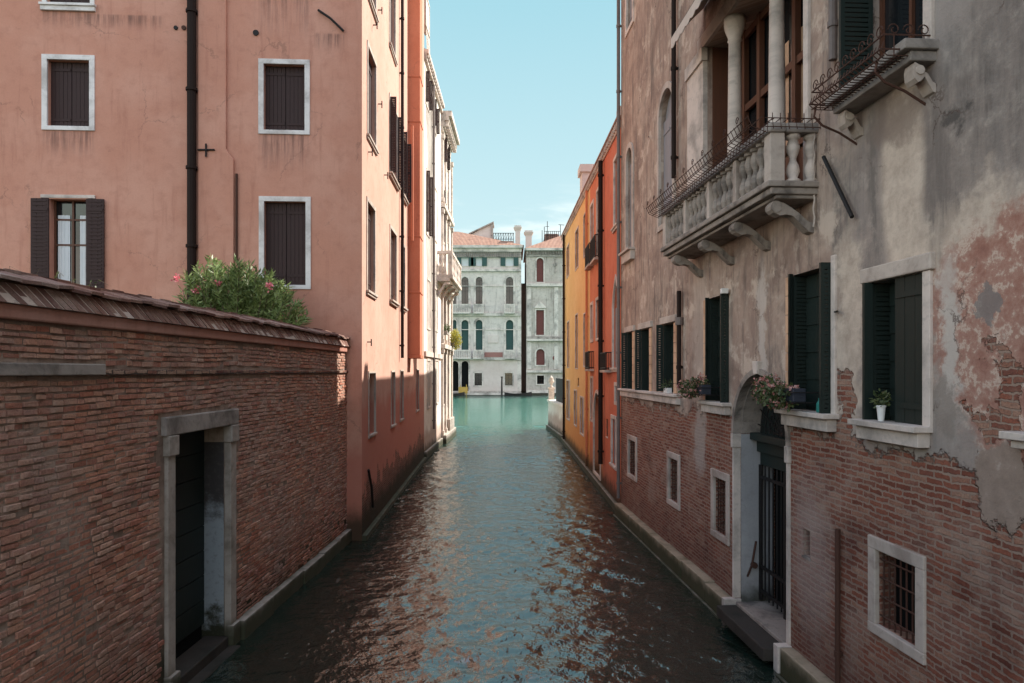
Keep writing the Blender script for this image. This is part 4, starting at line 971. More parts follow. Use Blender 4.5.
for s in (bs0+.05, bs1-.15):
    mb = MB(); mb.tube([R1.p(s, bz, .48), R1.p(s, bz-.1, .5), R1.p(s, bz-.2, .4), R1.p(s, bz-.28, .2), R1.p(s+.02, bz-.42, -.01)], .013, 6); mb.build('strut', 'rust', bk)
wall_iron(gh, R1, [[(829, 157, .07), (858, 217, .07)]], .026, 'iron_bar')
wall_iron(gh, R1, [[(649, 137, .02), (655, 137, .16)]], .012); wall_iron(gh, R1, [[(836, 311, -.02), (843, 312, .1)]], .012)
pipe(gh, R1, 836, 0, 60, .05, .04, 'pipe_grey', name='wall_conduit', z1=ZR)
pipe(gh, R1, 621.8, 0, 0, .05, .10, 'pipe_grey', z0=.5, z1=ZR)
pipe(gh, R1, 678.3, 0, 178, .05, .10, 'pipe', z1=ZR)
pipe(gh, R1, 682.8, 291, 388, .045, .08, 'pipe')
mb = MB(); c = R1.p(*P(683, 325), .08); mb.tube([c, c+Vector((0, 0, .16))], .085, 10); mb.build('pipe_head', 'pipe_grey', gh)
mb = MB(); mb.tube([R1.p(R1.s(817), R1.z(817, y), .04+.01*math.sin(y)) for y in range(128, 236, 9)], .013, 6); mb.build('cable', 'stone_warm', gh)
for y in ((405, 297),):
    c = R1.p(*P(730, 292), .1); mb = MB(); mb.box(c.x-.06, c.x+.06, c.y-.05, c.y+.05, c.z-.03, c.z+.06); mb.build('wall_lamp', 'white', gh, bevel=.01)

# water gate
g0, g1 = R1.s(735), R1.s(788); gr = (g1-g0)/2; gzs = 3.15; gm = (g0+g1)/2; D = .42
gpoly = [(g0, -.5), (g1, -.5)] + arch_pts(g0, g1, gzs, 16); R1.holes.append((gpoly, .7))
mb = MB(); iw = arch_pts(g0+.003, g1-.003, gzs, 16, gr-.003); ow = arch_pts(g0-.09, g1+.09, gzs, 16, gr+.09); R1.ring(mb, iw, ow, -.1, .035)
wg = mb.build('water_gate', 'stone_mid', gh)
mb = MB(); R1.prism(mb, [(gm-.07, gzs+gr+.0), (gm+.07, gzs+gr+.0), (gm+.11, gzs+gr+.2), (gm-.11, gzs+gr+.2)], -.1, .07); mb.build('keystone', 'stone', wg, bevel=.01)
for a, b in ((g0-.06, g0+.003), (g1-.003, g1+.09)):
    mb = MB(); R1.box(mb, a, b, .38, gzs-.24, -.1, .03); R1.box(mb, a-.02, b+.015, gzs-.238, gzs-.003, -.1, .05); R1.box(mb, a-.03, b+.03, -.5, .375, -.1, .20); mb.build('jamb', 'stone', wg, bevel=.01)
mt_rev = plaster_mat('grey_reveal_plaster', (.33, .33, .34), (.40, .40, .405), (.20, .195, .19), .8, None, .004)
mb = MB(); R1.box(mb, g0+.004, g0+.03, .3, gzs-.01, -.66, -.101); mb.build('reveal', mt_rev, wg)
mb = MB(); R1.ring(mb, arch_pts(g0+.03, g1-.03, gzs, 16, gr-.03), arch_pts(g0+.005, g1-.005, gzs, 16, gr-.005), -.68, -.101); mb.build('arch_reveal', 'stone_mid', wg)
mb = MB(); R1.prism(mb, [(g0+.03, gzs), (g1-.03, gzs)]+arch_pts(g0+.03, g1-.03, gzs, 16, gr-.03)[1:-1], -.44, -.42); mb.build('fanlight_panel', 'door_green', wg)
mb = MB(); mb_o = -D-.02
R1.box(mb, g0+.03, g1-.01, gzs-.30, gzs-.1, -.5, -.36); R1.box(mb, g0+.03, g1-.01, gzs-.098, gzs+.02, -.5, -.24); R1.box(mb, g0+.03, g1-.01, gzs-.52, gzs-.302, -.47, -.42)
mb.build('transom', 'shut_green', wg, bevel=.01)
mb = MB()
n = 13
for i in range(n): s = g0+.08+(g1-g0-.14)*i/(n-1); mb.tube([R1.p(s, .42, -D), R1.p(s, gzs-.52, -D)], .014, 6)
for z in (.5, .9, 2.4): R1.box(mb, g0+.03, g1-.01, z, z+.05, -D-.02, -D+.018)
for s in (g0+.05, gm, g1-.05): R1.box(mb, s-.03, s+.03, .36, gzs-.52, -D-.025, -D+.024)
mb.build('gate_bars', 'iron', wg)
mb = MB()
for k in range(1, 6):
    pts = [R1.p(gm+math.cos(a)*gr*k/6, gzs+.02+math.sin(a)*gr*k/6, -.38) for a in [math.pi*j/16 for j in range(17)]]; mb.tube(pts, .01, 5)
for k in range(11):
    a = math.pi*(k+.5)/11; mb.tube([R1.p(gm, gzs+.03, -.38), R1.p(gm+math.cos(a)*gr*.98, gzs+.02+math.sin(a)*gr*.97, -.38)], .01, 5)
for k in range(10):
    a = math.pi*(k+1)/11
    for q in (.45, .75): spiral(mb, R1, gm+math.cos(a)*gr*q, gzs+.03+math.sin(a)*gr*q, -.37, .08)
mb.build('fanlight_grille', 'iron', wg)
mb = MB(); R1.prism(mb, gpoly, -.72, -.69); mb.build('dark_interior', 'room', wg)
mb = MB(); R1.box(mb, g0+.01, g1-.01, -.5, .33, -.68, .0); mb.build('threshold', 'stone_mid', wg, bevel=.015)
mb = MB(); R1.box(mb, g0+.06, g1-.05, .10, .29, .002, .34); mb.build('landing_step', 'wetstone', wg, bevel=.02)
mb = MB(); mb.tube([R1.p(g0+.032, .75, -.2), R1.p(g0+.1, .95, -.25), R1.p(g0+.08, 1.35, -.33)], .018, 6); mb.tube([R1.p(g0+.03, .95, -.3), R1.p(g0+.12, .95, -.3)], .05, 8); mb.build('mooring_hook', 'rust', wg)

# plinth / curb
for a, b in ((0, g0-.1), (g1+.13, R1.L)):
    mb = MB(); s = a
    while s < b-.05:
        e = min(b, s+random.uniform(1.2, 1.9)); R1.box(mb, s+.005, e-.005, -.8, .36+random.uniform(-.015, .02), -.02, .19+random.uniform(-.012, .012)); s = e
    mb.build('plinth', 'curb', gh, bevel=.02)
    mb = MB(); R1.box(mb, a+.02, b-.02, -.8, .02, .2, .25); mb.build('waterline_ledge', 'stone_alg', gh, bevel=.01)

# loggia with balcony
lz0 = 6.64; lz1 = 10.3; l0, l1 = R1.s(706), R1.s(806)
R1.holes.append(([(l0, lz0), (l1, lz0), (l1, lz1), (l0, lz1)], .9))
mb = MB(); R1.box(mb, l0-.98, l0+.003, lz0-.1, lz1, -.03, .06); R1.box(mb, l0-1.02, l0+.03, lz1-.25, lz1+.0, -.02, .10); R1.box(mb, l0-1.0, l0+.02, lz0+1.5, lz0+1.53, .06, .07)
lg = mb.build('loggia', 'stone', gh, bevel=.01)
mb = MB(); R1.box(mb, l1+.0, l1+.13, lz0, lz1, -.02, .045); mb.build('pier', 'stone', lg, bevel=.01)
for px in (728, 769):
    s = R1.s(px); c = R1.p(s, 0, -.12); mb = MB()
    mb.lathe(c.x, c.y, [(.17, lz0), (.17, lz0+.12), (.13, lz0+.17), (.14, lz0+.24), (.118, lz0+.3), (.125, lz0+1.3), (.105, lz1-.42), (.125, lz1-.4), (.11, lz1-.36), (.17, lz1-.2), (.18, lz1-.12), (.18, lz1-.0)], 20)
    mb.build('column', 'stone', lg, smooth=True)
mb = MB(); o = -.5; n = 6
for i in range(n+1): s = l0+(l1-l0)*i/n; R1.box(mb, s-.06, s+.06, lz0, lz1, o-.04, o+.05)
for i in range(n):
    sa = l0+(l1-l0)*i/n+.06; sb_ = l0+(l1-l0)*(i+1)/n-.06
    for z in (lz0+.0, lz0+.95, lz0+2.2, lz1-.15): R1.box(mb, sa, sb_, z, z+.12, o-.03, o+.035)
    R1.box(mb, sa, sb_, lz0+.12, lz0+.9, o-.02, o+.01)
mb.build('glazed_screen', 'wood', lg)
mb = MB(); R1.box(mb, l0+.004, l0+.03, lz0, lz1-.01, -.88, -.12); mb.build('side_panel', 'wood', lg)
mb = MB(); R1.box(mb, l0, l1, lz0, lz1, -.58, -.56); mb.build('glass', 'glass', lg)
mb = MB()
RI = Wall(tuple(R1.a-R1.n*.55), tuple(R1.b-R1.n*.55), (-1, 0))
for a, b in ((778, 789), (797, 803), (744, 748)):
    R1.box(mb, RI.s(a), RI.s(b), lz0+.2, lz1-.9, -.553, -.545)
mb.build('curtain_or_reflection', 'lit_ochre', lg)  # warm strips painted in as the lit wall reflected in the glazing
mb = MB(); R1.box(mb, l0-.3, l1+.2, lz1+.001, lz1+.25, -.02, .07); mb.build('lintel', 'stone_warm', lg)
# awning
aw0, aw1 = l0-.15, l1+.25; mb = MB(); n = 60
pz_ = [(.62, 10.28), (.0, 10.95)]
for i in range(n):
    sa = aw0+(aw1-aw0)*i/n; sb_ = aw0+(aw1-aw0)*(i+1)/n
    for e_ in (0, .012): R1.quad(mb, [(sa, 10.5+e_, .62), (sb_, 10.5+e_, .62), (sb_, 11.1+e_, .01), (sa, 11.1+e_, .01)])
    d0 = .17+.045*abs(math.sin(i*math.pi/4)); d1 = .17+.045*abs(math.sin((i+1)*math.pi/4))
    for oo in (.618, .63): R1.quad(mb, [(sa, 10.51-d0, oo), (sb_, 10.51-d1, oo), (sb_, 10.52, oo), (sa, 10.52, oo)])
mb.build('awning', 'cloth', gh)
mb = MB(); mb.tube([R1.p(aw0, 10.52, .61), R1.p(aw1, 10.52, .61)], .022, 8); mb.build('awning_frame', 'iron', gh)
# balcony
bs0, bs1 = R1.s(819)-5.15, R1.s(819); zb0 = 6.47; O = .62
mb = MB(); R1.box(mb, bs0, bs1, zb0+.09, zb0+.17, -.02, O+.05); R1.box(mb, bs0+.03, bs1-.03, zb0, zb0+.088, -.02, O+.0); R1.box(mb, bs0+.06, bs1-.06, zb0-.05, zb0-.002, -.02, O-.08)
bl = mb.build('balcony', 'stone_mid', gh, bevel=.015)
rz0 = zb0+.79; rz1 = zb0+.92
mb = MB(); R1.box(mb, bs0+.02, bs1-.01, rz0, rz1, O-.2, O+.03); R1.box(mb, bs1-.24, bs1-.01, rz0, rz1, -.02, O-.202); R1.box(mb, bs0+.02, bs0+.24, rz0, rz1, -.02, O-.202); mb.build('rail', 'stone_dark', bl, bevel=.03)
pier_s = [bs0+.12, R1.s(676), R1.s(699), R1.s(731), bs1-.14]
pier_s = [bs0+.12, bs0+1.45, bs0+2.7, bs0+3.85, bs1-.14]
for k, s in enumerate(pier_s):
    hw = .1 if k in (0, 4) else .06
    mb = MB(); R1.box(mb, s-hw, s+hw, zb0+.171, rz0-.002, O-.19, O-.0); mb.build('pier', 'stone_warm', bl, bevel=.008)
for a, b in zip(pier_s[:-1], pier_s[1:]): balustrade(bl, R1, a+.07, b-.07, zb0+.171, rz0-.002, O-.09, 5, 'stone_mid', 1.12, 12)
for o in (.28, .04):
    c = R1.p(bs1-.14, 0, o); mb = MB(); mb.lathe(c.x, c.y, [(r*1.25, zb0+.171+(rz0-zb0-.173)*z) for r, z in BAL], 14); mb.build('baluster', 'stone', bl, smooth=True)
for s in (bs1-.22, bs1-1.55, bs1-3.0, bs1-4.6): corbel(bl, R1, s, zb0-.052, O-.06, .17, .42, 'stone_mid')
# iron flower rack on the rail
mb = MB(); n = 44
for o, z in ((O+.06, rz0+.02), (O+.16, rz0+.06), (O+.26, rz0+.10), (O+.30, rz1+.06), (O+.1, rz1+.08)): mb.tube([R1.p(bs0-.1, z, o), R1.p(bs1-.05, z, o)], .007, 5)
for i in range(n+1):
    s = bs0-.1+(bs1-bs0+.05)*i/n; mb.tube([R1.p(s, rz1+.05, O-.05), R1.p(s, rz1+.015, O+.03), R1.p(s, rz0+.0, O+.04), R1.p(s, rz0+.08, O+.24), R1.p(s, rz1+.08, O+.3)], .006, 5)
    if i % 4 == 1: spiral(mb, R1, s, rz1+.13, O+.3, .055)
for i in range(7):
    o = .0+.62*i/6; s = bs1-.0; mb.tube([R1.p(s-.24, rz1+.03, o), R1.p(s+.02, rz1+.03, o), R1.p(s+.05, rz0+.02, o)], .006, 5); mb.tube([R1.p(s+.02, rz1+.03, o), R1.p(s+.02, rz1+.1, o)], .006, 5)
for z in (rz1+.03, rz0+.05): mb.tube([R1.p(bs1+.035, z, -.01), R1.p(bs1+.035, z, O+.1)], .007, 5)
mb.build('iron_flower_rack', 'rust', bl)
# body
shell('masonry_walls', [(R1, 0, R1.L, ZR, ZR)], [(R1.b.x, R1.b.y, ZR), (14, -8, ZR), (14, 21.05, ZR), (R1.a.x, 21.05, ZR)], -.8, ZR, 'peel', gh)
mb = MB(); R1.box(mb, -.05, R1.L, ZR, ZR+.2, -9.5, .3)
A = [R1.p(-.05, ZR+.2, .3), R1.p(R1.L, ZR+.2, .3), R1.p(R1.L, ZR+2.2, -5), R1.p(-.05, ZR+2.2, -5), R1.p(R1.L, ZR+.2, -9.5), R1.p(-.05, ZR+.2, -9.5)]
mb.face(A[:4]); mb.face([A[3], A[2], A[4], A[5]]); mb.face([A[0], A[3], A[5]]); mb.face([A[1], A[4], A[2]]); mb.build('roof', 'tiles', gh)

# flower boxes, pot, bottle
def flower_box(s, z, o, wd, label, n=700, spread=.42, drop=.0, grp='geranium boxes on the sills'):
    t_ = thing('flower_box', tuple(R1.p(s, z, o)), label, 'flower box', grp)
    mb = MB(); R1.box(mb, s+wd*.25, s+wd*.75, z, z+.17, o-.08, o+.09); mb.build('planter', 'slate', t_, bevel=.008)
    rnd = random.Random(int(s*100)); mb = MB(); fb_ = MB()
    for k in range(9):
        c = R1.p(s-wd*.75+wd*1.2*k/8, z+.12+rnd.uniform(-.06, .1)-drop*(1-k/8), o+.10+rnd.uniform(-.05, .1))
        leaves(mb, c, .17, n//9, .05, .042, .5, rnd, hang=.3)
        for q in range(11):
            d = Vector((rnd.gauss(0, 1), rnd.gauss(0, 1), rnd.gauss(0, 1))).normalized()*rnd.uniform(.13, .2)
            for _ in range(7): leaf(fb_, c+d+Vector((rnd.gauss(0, .014), rnd.gauss(0, .014), rnd.gauss(0, .014))), Vector((rnd.gauss(0, 1), rnd.gauss(0, 1), rnd.gauss(0, 1))).normalized(), .035, .03, rnd)
    mb.build('foliage', 'leaf2', t_); fb_.build('blossoms', 'blossom2', t_)
    mb = MB()
    for z_ in (z-.01, z+.12): mb.tube([R1.p(s-wd*.2, z_, -.0), R1.p(s-wd*.2, z_, o+.12), R1.p(s+wd*.85, z_, o+.12), R1.p(s+wd*.85, z_, 0)], .008, 5)
    mb.build('holder', 'iron', t_)
flower_box((rm[0]+rm[1])/2-.28, rm[2]+.14, .24, .62, 'geranium box spilling salmon blossoms over the sill above the water gate', 1100)
flower_box((rl[0]+rl[1])/2-.35, rl[2]+.14, .24, .6, 'farther geranium box, on the narrow sill between the water gate and the long stone sill', 800)
fp = thing('flowerpot', tuple(R1.p(rn[0]+.30, rn[2]+.012, .04)), 'small white flowerpot standing on the sill in front of the half closed green shutter', 'flowerpot')
c = R1.p(rn[0]+.30, 0, .05); z = rn[2]+.013
mb = MB(); mb.lathe(c.x, c.y, [(.03, z), (.045, z+.15), (.05, z+.15), (.05, z+.17), (.035, z+.17)], 16); mb.build('pot', 'white', fp, smooth=False)
mb = MB(); leaves(mb, (c.x, c.y, z+.24), .085, 130, .05, .028, .5); mb.build('foliage', 'leaf2', fp)
bt = thing('plastic_bottle', tuple(R1.p(rm[1]-.22, rm[2]+.012, .05)), 'small teal bottle standing on the sill behind the geranium box', 'bottle')
c = R1.p(rm[1]-.22, 0, .06); z = rm[2]+.013; mb = MB(); mb.lathe(c.x, c.y, [(.035, z), (.04, z+.01), (.04, z+.11), (.015, z+.15), (.015, z+.18)], 12); mb.build('body', 'bottle', bt)
pp = thing('flowerpot', tuple(R1.p(R1.s(671), zt_, .08)), 'white trough of seedlings on the long stone sill of the three narrow windows', 'flowerpot')
s = R1.s(671); mb = MB(); R1.box(mb, s-.14, s+.14, zt_+.002, zt_+.12, .02, .13); mb.build('trough', 'white', pp, bevel=.008)
mb = MB(); leaves(mb, R1.p(s, zt_+.18, .07), .12, 120, .07, .02); mb.build('foliage', 'leaf2', pp)
#@@SPLIT
# ================================================================== FAR palaces
YF = 123.0
PX = lambda px: (px-HX)/F*YF
PZ = lambda py: CH+YF*(HY-py)/F
PA = Wall((PX(395), YF), (PX(521), YF), (0, -1)); PB = Wall((PX(526.3), YF), (PX(640), YF), (0, -1))
p1 = thing('grand_palace', (PX(480), YF+8, 0), 'grey white palace with arched balcony windows and green attic shutters across the wide water', 'palace')
p2 = thing('weathered_palace', (PX(560), YF+8, 0), 'stained pale palace with oxblood shutters across the water, partly behind the yellow house', 'palace')
p3 = thing('narrow_brick_house', (PX(524), YF+20, 0), 'dark narrow brick house in the gap between the two far palaces', 'house')
def fw_(root, w, x0, x1, yt, yb, kind='glass', arch=None, shut='glass', fw=.25, frame='stone_palace', name='window', **k):
    r = w.rect(x0, x1, yt, yb); return window(root, w, r, kind, fw, frame, .35, .1, arch, shut, name=name, inset=True, bev=0, **k), r
for off in (0, -43):
    for (x0, x1) in ((461.5, 468.5), (476, 482), (505.5, 513.5)):
        if off and x0 > 500: continue
        fr, r = fw_(p1, PA, x0+off, x1+off, 257, 266, 'closed', shut='curtain_or_reflection', fw=.12)
        for a, b in ((r[0]-.85, r[0]-.02), (r[1]+.02, r[1]+.85)): 
            mb = MB(); PA.box(mb, a, b, r[2], r[3], .13, .2); mb.build('shutter', 'shut_teal', fr)
    for (x0, x1) in ((461.5, 468.5), (475.8, 482.5), (506, 513.3)):
        if off and x0 > 500: continue
        fw_(p1, PA, x0+off, x1+off, 277, 305, 'glass', 'round', fw=.35); fw_(p1, PA, x0+off, x1+off, 320, 350, 'closed', 'round', 'shut_teal' if x0 > 470 else 'shut_teal', fw=.35)
fw_(p1, PA, 452, 456.5, 277, 305, 'glass', 'round', fw=.35); fw_(p1, PA, 452, 456.5, 320, 350, 'closed', 'round', 'shut_teal', fw=.35)
for x0, x1 in ((474.5, 482), (505, 512.5)): fw_(p1, PA, x0, x1, 373, 385.5, 'glass', fw=.22)
for x0, x1 in ((451.5, 458.5), (461.5, 468.5)): fw_(p1, PA, x0, x1, 361, 391, 'room', 'round', fw=.3, name='water_arch')
for x0, x1 in ((430, 437), (410, 417)): fw_(p1, PA, x0, x1, 361, 391, 'room', 'round', fw=.3, name='water_arch')
ZE = PZ(248)
shell('stone_walls', [(PA, 0, PA.L, ZE, ZE)], [(PA.b.x, YF, ZE), (PA.b.x, YF+16, ZE), (PA.a.x, YF+16, ZE), (PA.a.x, YF, ZE)], -.5, ZE, 'palace', p1)
mb = MB(); PA.box(mb, PA.s(469.5), PA.L-.4, PZ(392.5), PZ(360), .03, .06)
# keep ground window openings free: strips around them
mb = MB()
xs = [469.9, 473.2, 483.3, 503.7, 513.8, 519]
for a, b in ((469.9, 473.2), (483.3, 503.7), (513.8, 519)): PA.box(mb, PA.s(a), PA.s(b), PZ(391), PZ(360), -.02, .05)
for a, b in ((473.2, 483.3), (503.7, 513.8)): PA.box(mb, PA.s(a), PA.s(b), PZ(391), PZ(387.4), -.02, .05); PA.box(mb, PA.s(a), PA.s(b), PZ(371.4), PZ(360), -.02, .05)
mb.build('pinkish_base_course', 'palace_lower', p1)
mb = MB()
for y, h, o in ((271.5, .4, .35), (316, .5, .35), (360, .45, .35), (286.5, .12, .12), (330, .12, .12)): PA.box(mb, 0, PA.L, PZ(y), PZ(y)+h, -.02, o)
PA.box(mb, 0, PA.L+.3, ZE-.1, ZE+.35, -.3, .9); PA.box(mb, 0, PA.L+.1, ZE-.7, ZE-.102, -.02, .5)
PA.box(mb, 0, PA.L+.1, PZ(395), PZ(392.6), -.02, .4)
mb.build('cornices', 'stone_palace', p1)
mb = MB(); n = 60
for i in range(n): s = PA.L*(i+.5)/n; PA.box(mb, s-.06, s+.06, ZE-1.5, ZE-.702, -.02, .42)
PA.box(mb, 0, PA.L+.05, ZE-1.62, ZE-1.502, -.02, .3); mb.build('eave_brackets', 'stone_dark', p1)
mb = MB()
PA.box(mb, PA.L-.6, PA.L+.04, PZ(391), PZ(255), -.02, .08)
mb.build('corner_pilaster', 'stone_palace', p1)
for x0, x1 in ((450.5, 471), (473.5, 484), (504, 515), (408, 441)):
    for yb, yt in ((314, 304.5), (359, 350)):
        mb = MB(); a, b = PA.s(x0), PA.s(x1); PA.box(mb, a, b, PZ(yb), PZ(yb)+.25, .351, 1.1); PA.box(mb, a, b, PZ(yt)-.2, PZ(yt), .85, 1.1); PA.box(mb, a, a+.2, PZ(yb)+.25, PZ(yt)-.2, .85, 1.1); PA.box(mb, b-.2, b, PZ(yb)+.25, PZ(yt)-.2, .85, 1.1)
        bb = mb.build('balcony', 'stone_palace', p1)
        mb = MB(); n = int((b-a)/.34)
        for i in range(n): s = a+.2+(b-a-.4)*(i+.5)/n; PA.box(mb, s-.08, s+.08, PZ(yb)+.25, PZ(yt)-.2, .88, 1.06)
        mb.build('balusters', 'stone_palace', bb)
mb = MB(); PA.box(mb, PA.s(488), PA.s(498.5), PZ(343), PZ(335), -.02, .12); mb.build('plaque', 'palace_lower', p1, bevel=.04)
mb = MB(); PA.box(mb, PA.s(484.5), PA.s(502.6), PZ(357), PZ(352.3), .0, .12); mb.build('sign_board', 'sign', p1)
# roof of grand palace: ridge falls towards the right
def roofmesh(root, pts, faces, name='roof', mat='tiles'):
    mb = MB()
    for f in faces: mb.face([pts[i] for i in f], [(pts[i][0], pts[i][2]*1.5+pts[i][1]*.6) for i in f])
    return mb.build(name, mat, root)
xl, xr = PX(395), PX(521)+.5
e = ZE+.35
roofmesh(p1, [(xl, YF-.8, e), (xr, YF-.8, e), (xr, YF+16, e), (xl, YF+16, e), (PX(455), YF+7.5, e+3.9), (PX(400), YF+7.5, e+3.9), (PX(505), YF+7.5, e+1.3)],
         [(0, 1, 6, 4, 5), (1, 2, 6), (2, 3, 5, 4, 6), (3, 0, 5)])
# the sheer brick dormer, terrace rail and chimneys
mb = MB(); y = YF+8
A = [(PX(467), y, e+1.5), (PX(491), y, e+.5), (PX(491), y, PZ(219)+.9), (PX(467), y, PZ(229)+.5)]
B = [(p[0], p[1]+4, p[2]) for p in A]
for f in ((0, 1, 2, 3),): mb.face([A[i] for i in f]); mb.face([B[i] for i in f[::-1]])
for i in range(4): j = (i+1) % 4; mb.face([A[i], A[j], B[j], B[i]])
mb.build('dormer', 'palace_lower', p1)
mb = MB(); mb.hexa([(PX(466), y-.4, PZ(229)+.52), (PX(492.5), y-.4, PZ(219)+.92), (PX(492.5), y+4.4, PZ(219)+.92), (PX(466), y+4.4, PZ(229)+.52), (PX(466), y-.4, PZ(229)+.75), (PX(492.5), y-.4, PZ(219)+1.2), (PX(492.5), y+4.4, PZ(219)+1.2), (PX(466), y+4.4, PZ(229)+.75)])
mb.box(PX(489.5), PX(492), y-.3, y-.02, e+.5, PZ(219)+.9)
mb.build('dormer_roof', 'stone_dark', p1)
mb = MB(); z0 = PZ(238)+.6; z1 = PZ(230)+.6
mb.box(PX(492), PX(514), y-2, y+2, e+.4, z0)
bb = mb.build('roof_terrace', 'stone_dark', p1)
mb = MB()
for z in (z0+.3, z1): mb.tube([(PX(492), y-2, z), (PX(514), y-2, z)], .06, 5)
for i in range(9): x = PX(492.5)+(PX(513.5)-PX(492.5))*i/8; mb.tube([(x, y-2, z0), (x, y-2, z1)], .05, 5)
for i in range(8): x = PX(492.5)+(PX(513.5)-PX(492.5))*i/8; mb.tube([(x, y-2, z0+.3), (x+.42, y-2, z1)], .03, 4)
mb.build('railing', 'iron', bb)
def chimney(root, x0, x1, yt, yb, y, mat='palace_lower'):
    mb = MB(); k = y/YF; zt2 = CH+y*(HY-yt)/F; a = (x0-HX)/F*y; b = (x1-HX)/F*y
    mb.box(a+.15, b-.15, y, y+1.2, ZE-1.5, zt2-.8); mb.hexa([(a+.1, y-.05, zt2-.8), (b-.1, y-.05, zt2-.8), (b-.1, y+1.25, zt2-.8), (a+.1, y+1.25, zt2-.8), (a-.15, y-.3, zt2-.3), (b+.15, y-.3, zt2-.3), (b+.15, y+1.5, zt2-.3), (a-.15, y+1.5, zt2-.3)])
    mb.box(a-.0, b+.0, y-.2, y+1.4, zt2-.298, zt2); mb.build('chimney', mat, root)
chimney(p1, 514.5, 521, 225.5, 245, YF+2); chimney(p2, 524.8, 532.6, 230.5, 248, YF+2.5)
# narrow house in the gap
mb = MB(); mb.box(1.57, 2.41, YF+5, YF+20, -.5, PZ(287)+1.2); mb.build('walls', 'alley', p3)
mb = MB(); mb.hexa([(1.56, YF+4.8, PZ(287)+1.2), (2.42, YF+4.8, PZ(287)+1.2), (2.42, YF+20.4, PZ(287)+1.2), (1.56, YF+20.4, PZ(287)+1.2), (1.56, YF+15, PZ(285)+1.6), (2.42, YF+15, PZ(285)+1.6), (2.42, YF+17, PZ(285)+1.6), (1.56, YF+17, PZ(285)+1.6)]); mb.build('roof', 'tiles', p3)
# weathered palace
for off in (0, 34, 62):
    fw_(p2, PB, 536.6+off, 543.5+off, 258, 282, 'closed', 'round', 'shut_red', .22); fw_(p2, PB, 536.2+off, 544+off, 310, 335, 'closed', None, 'shut_red', .25)
    fw_(p2, PB, 536.2+off, 544.6+off, 349, 365, 'closed', 'round', 'shut_red', .25); fw_(p2, PB, 537+off, 544+off, 375.5, 384, 'bars', None, 'glass', .22)
    mb = MB(); s0, s1 = PB.s(534.5+off), PB.s(546+off); z = PZ(307)
    PB.box(mb, s0, s1, z-.2, z, -.02, .35); PB.prism(mb, [(s0, z+.003), (s1, z+.003), ((s0+s1)/2, z+.95)], -.02, .3); mb.build('pediment', 'stone_palace', p2)
ZG = PZ(251)
shell('stone_walls', [(PB, 0, PB.L, ZG, ZG)], [(PB.b.x, YF, ZG), (PB.b.x, YF+16, ZG), (PB.a.x, YF+16, ZG), (PB.a.x, YF, ZG)], -.5, ZG, 'palace_old', p2)
mb = MB()
for y, h, o in ((286.5, .5, .4), (341, .35, .6), (372.5, .4, .5), (393, .5, .2)): PB.box(mb, 0, PB.L, PZ(y), PZ(y)+h, -.02, o)
PB.box(mb, -.2, PB.L, ZG, ZG+.4, -.3, .8); mb.build('cornices', 'stone_palace', p2)
mb = MB(); PB.box(mb, 0, PB.L, PZ(341)+.352, PZ(336.5), -.02, .35)
n = 44
for i in range(n): s = PB.L*(i+.5)/n; PB.box(mb, s-.1, s+.1, ZG-.6, ZG-.002, -.02, .5)
PB.box(mb, 0, PB.L, ZG-1.0, ZG-.602, -.02, .25); mb.build('dark_frieze', 'stone_dark', p2)
for i in range(5):
    mb = MB(); s = PB.L*i/4.2+.5
    for a, b in ((287, 341), (341.5, 372)): PB.box(mb, s-.35, s+.35, PZ(b)+.5, PZ(a)-.01, -.02, .14)
    mb.build('pilaster', 'stone_palace', p2)
for x, y, r in ((555, 264.5, .35), (555, 272, .18), (555, 258, .18), (555, 310, .2), (555, 322, .22), (555, 358, .42), (555, 352, .12), (555, 368, .2)):
    mb = MB(); c = PB.p(PB.s(x), PZ(y), 0); mb.tube([c+Vector((0, .05, 0)), c-Vector((0, .12, 0))], r, 14); mb.build('round_ornament', 'shut_red' if r > .4 else 'stone_dark', p2)
mb = MB()
for y0_, y1_ in ((258, 274), (306, 326), (350, 371)): mb.tube([PB.p(PB.s(555), PZ(y1_), .05), PB.p(PB.s(555), PZ(y0_), .05)], .05, 5)
mb.build('ornament_rods', 'stone_dark', p2)
e = ZG+.4; xl = PX(526.3)-.3; xr = PX(640)
roofmesh(p2, [(xl, YF-.7, e), (xr, YF-.7, e), (xr, YF+16, e), (xl, YF+16, e), (PX(570), YF+7.5, e+4.0), (xr-3, YF+7.5, e+4.0)], [(0, 1, 5, 4), (1, 2, 5), (2, 3, 4, 5), (3, 0, 4)])
y = YF+7
mb = MB(); mb.box(PX(547), PX(560), y, y+3, e+.5, PZ(226)); mb.hexa([(PX(543.5), y-.5, PZ(238)), (PX(562), y-.5, PZ(238)), (PX(562), y+4, PZ(238)), (PX(543.5), y+4, PZ(238)), (PX(548), y+1, PZ(230)+.8), (PX(562), y+1, PZ(230)+.8), (PX(562), y+3, PZ(230)+.8), (PX(548), y+3, PZ(230)+.8)])
al = mb.build('roof_room', 'alley', p2)
mb = MB()
for i in range(9): x = PX(546)+(PX(563)-PX(546))*i/8; mb.tube([(x, y-.6, PZ(236)), (x, y-.6, PZ(224))], .05, 5)
for z in (PZ(224), PZ(228)): mb.tube([(PX(546), y-.6, z), (PX(563), y-.6, z)], .05, 5)
for x, yt in ((543.7, 223), (546, 219), (549.2, 213.5), (563, 217)): mb.tube([(PX(x), y-.6, PZ(236)), (PX(x), y-.6, PZ(yt))], .06, 5)
mb.tube([(PX(561), y-.6, PZ(217)), (PX(567), y-.6, PZ(217.5))], .05, 5); mb.tube([(PX(547), y-.6, PZ(219)), (PX(551), y-.6, PZ(219))], .04, 5)
mb.build('railing_and_antennas', 'iron', al)
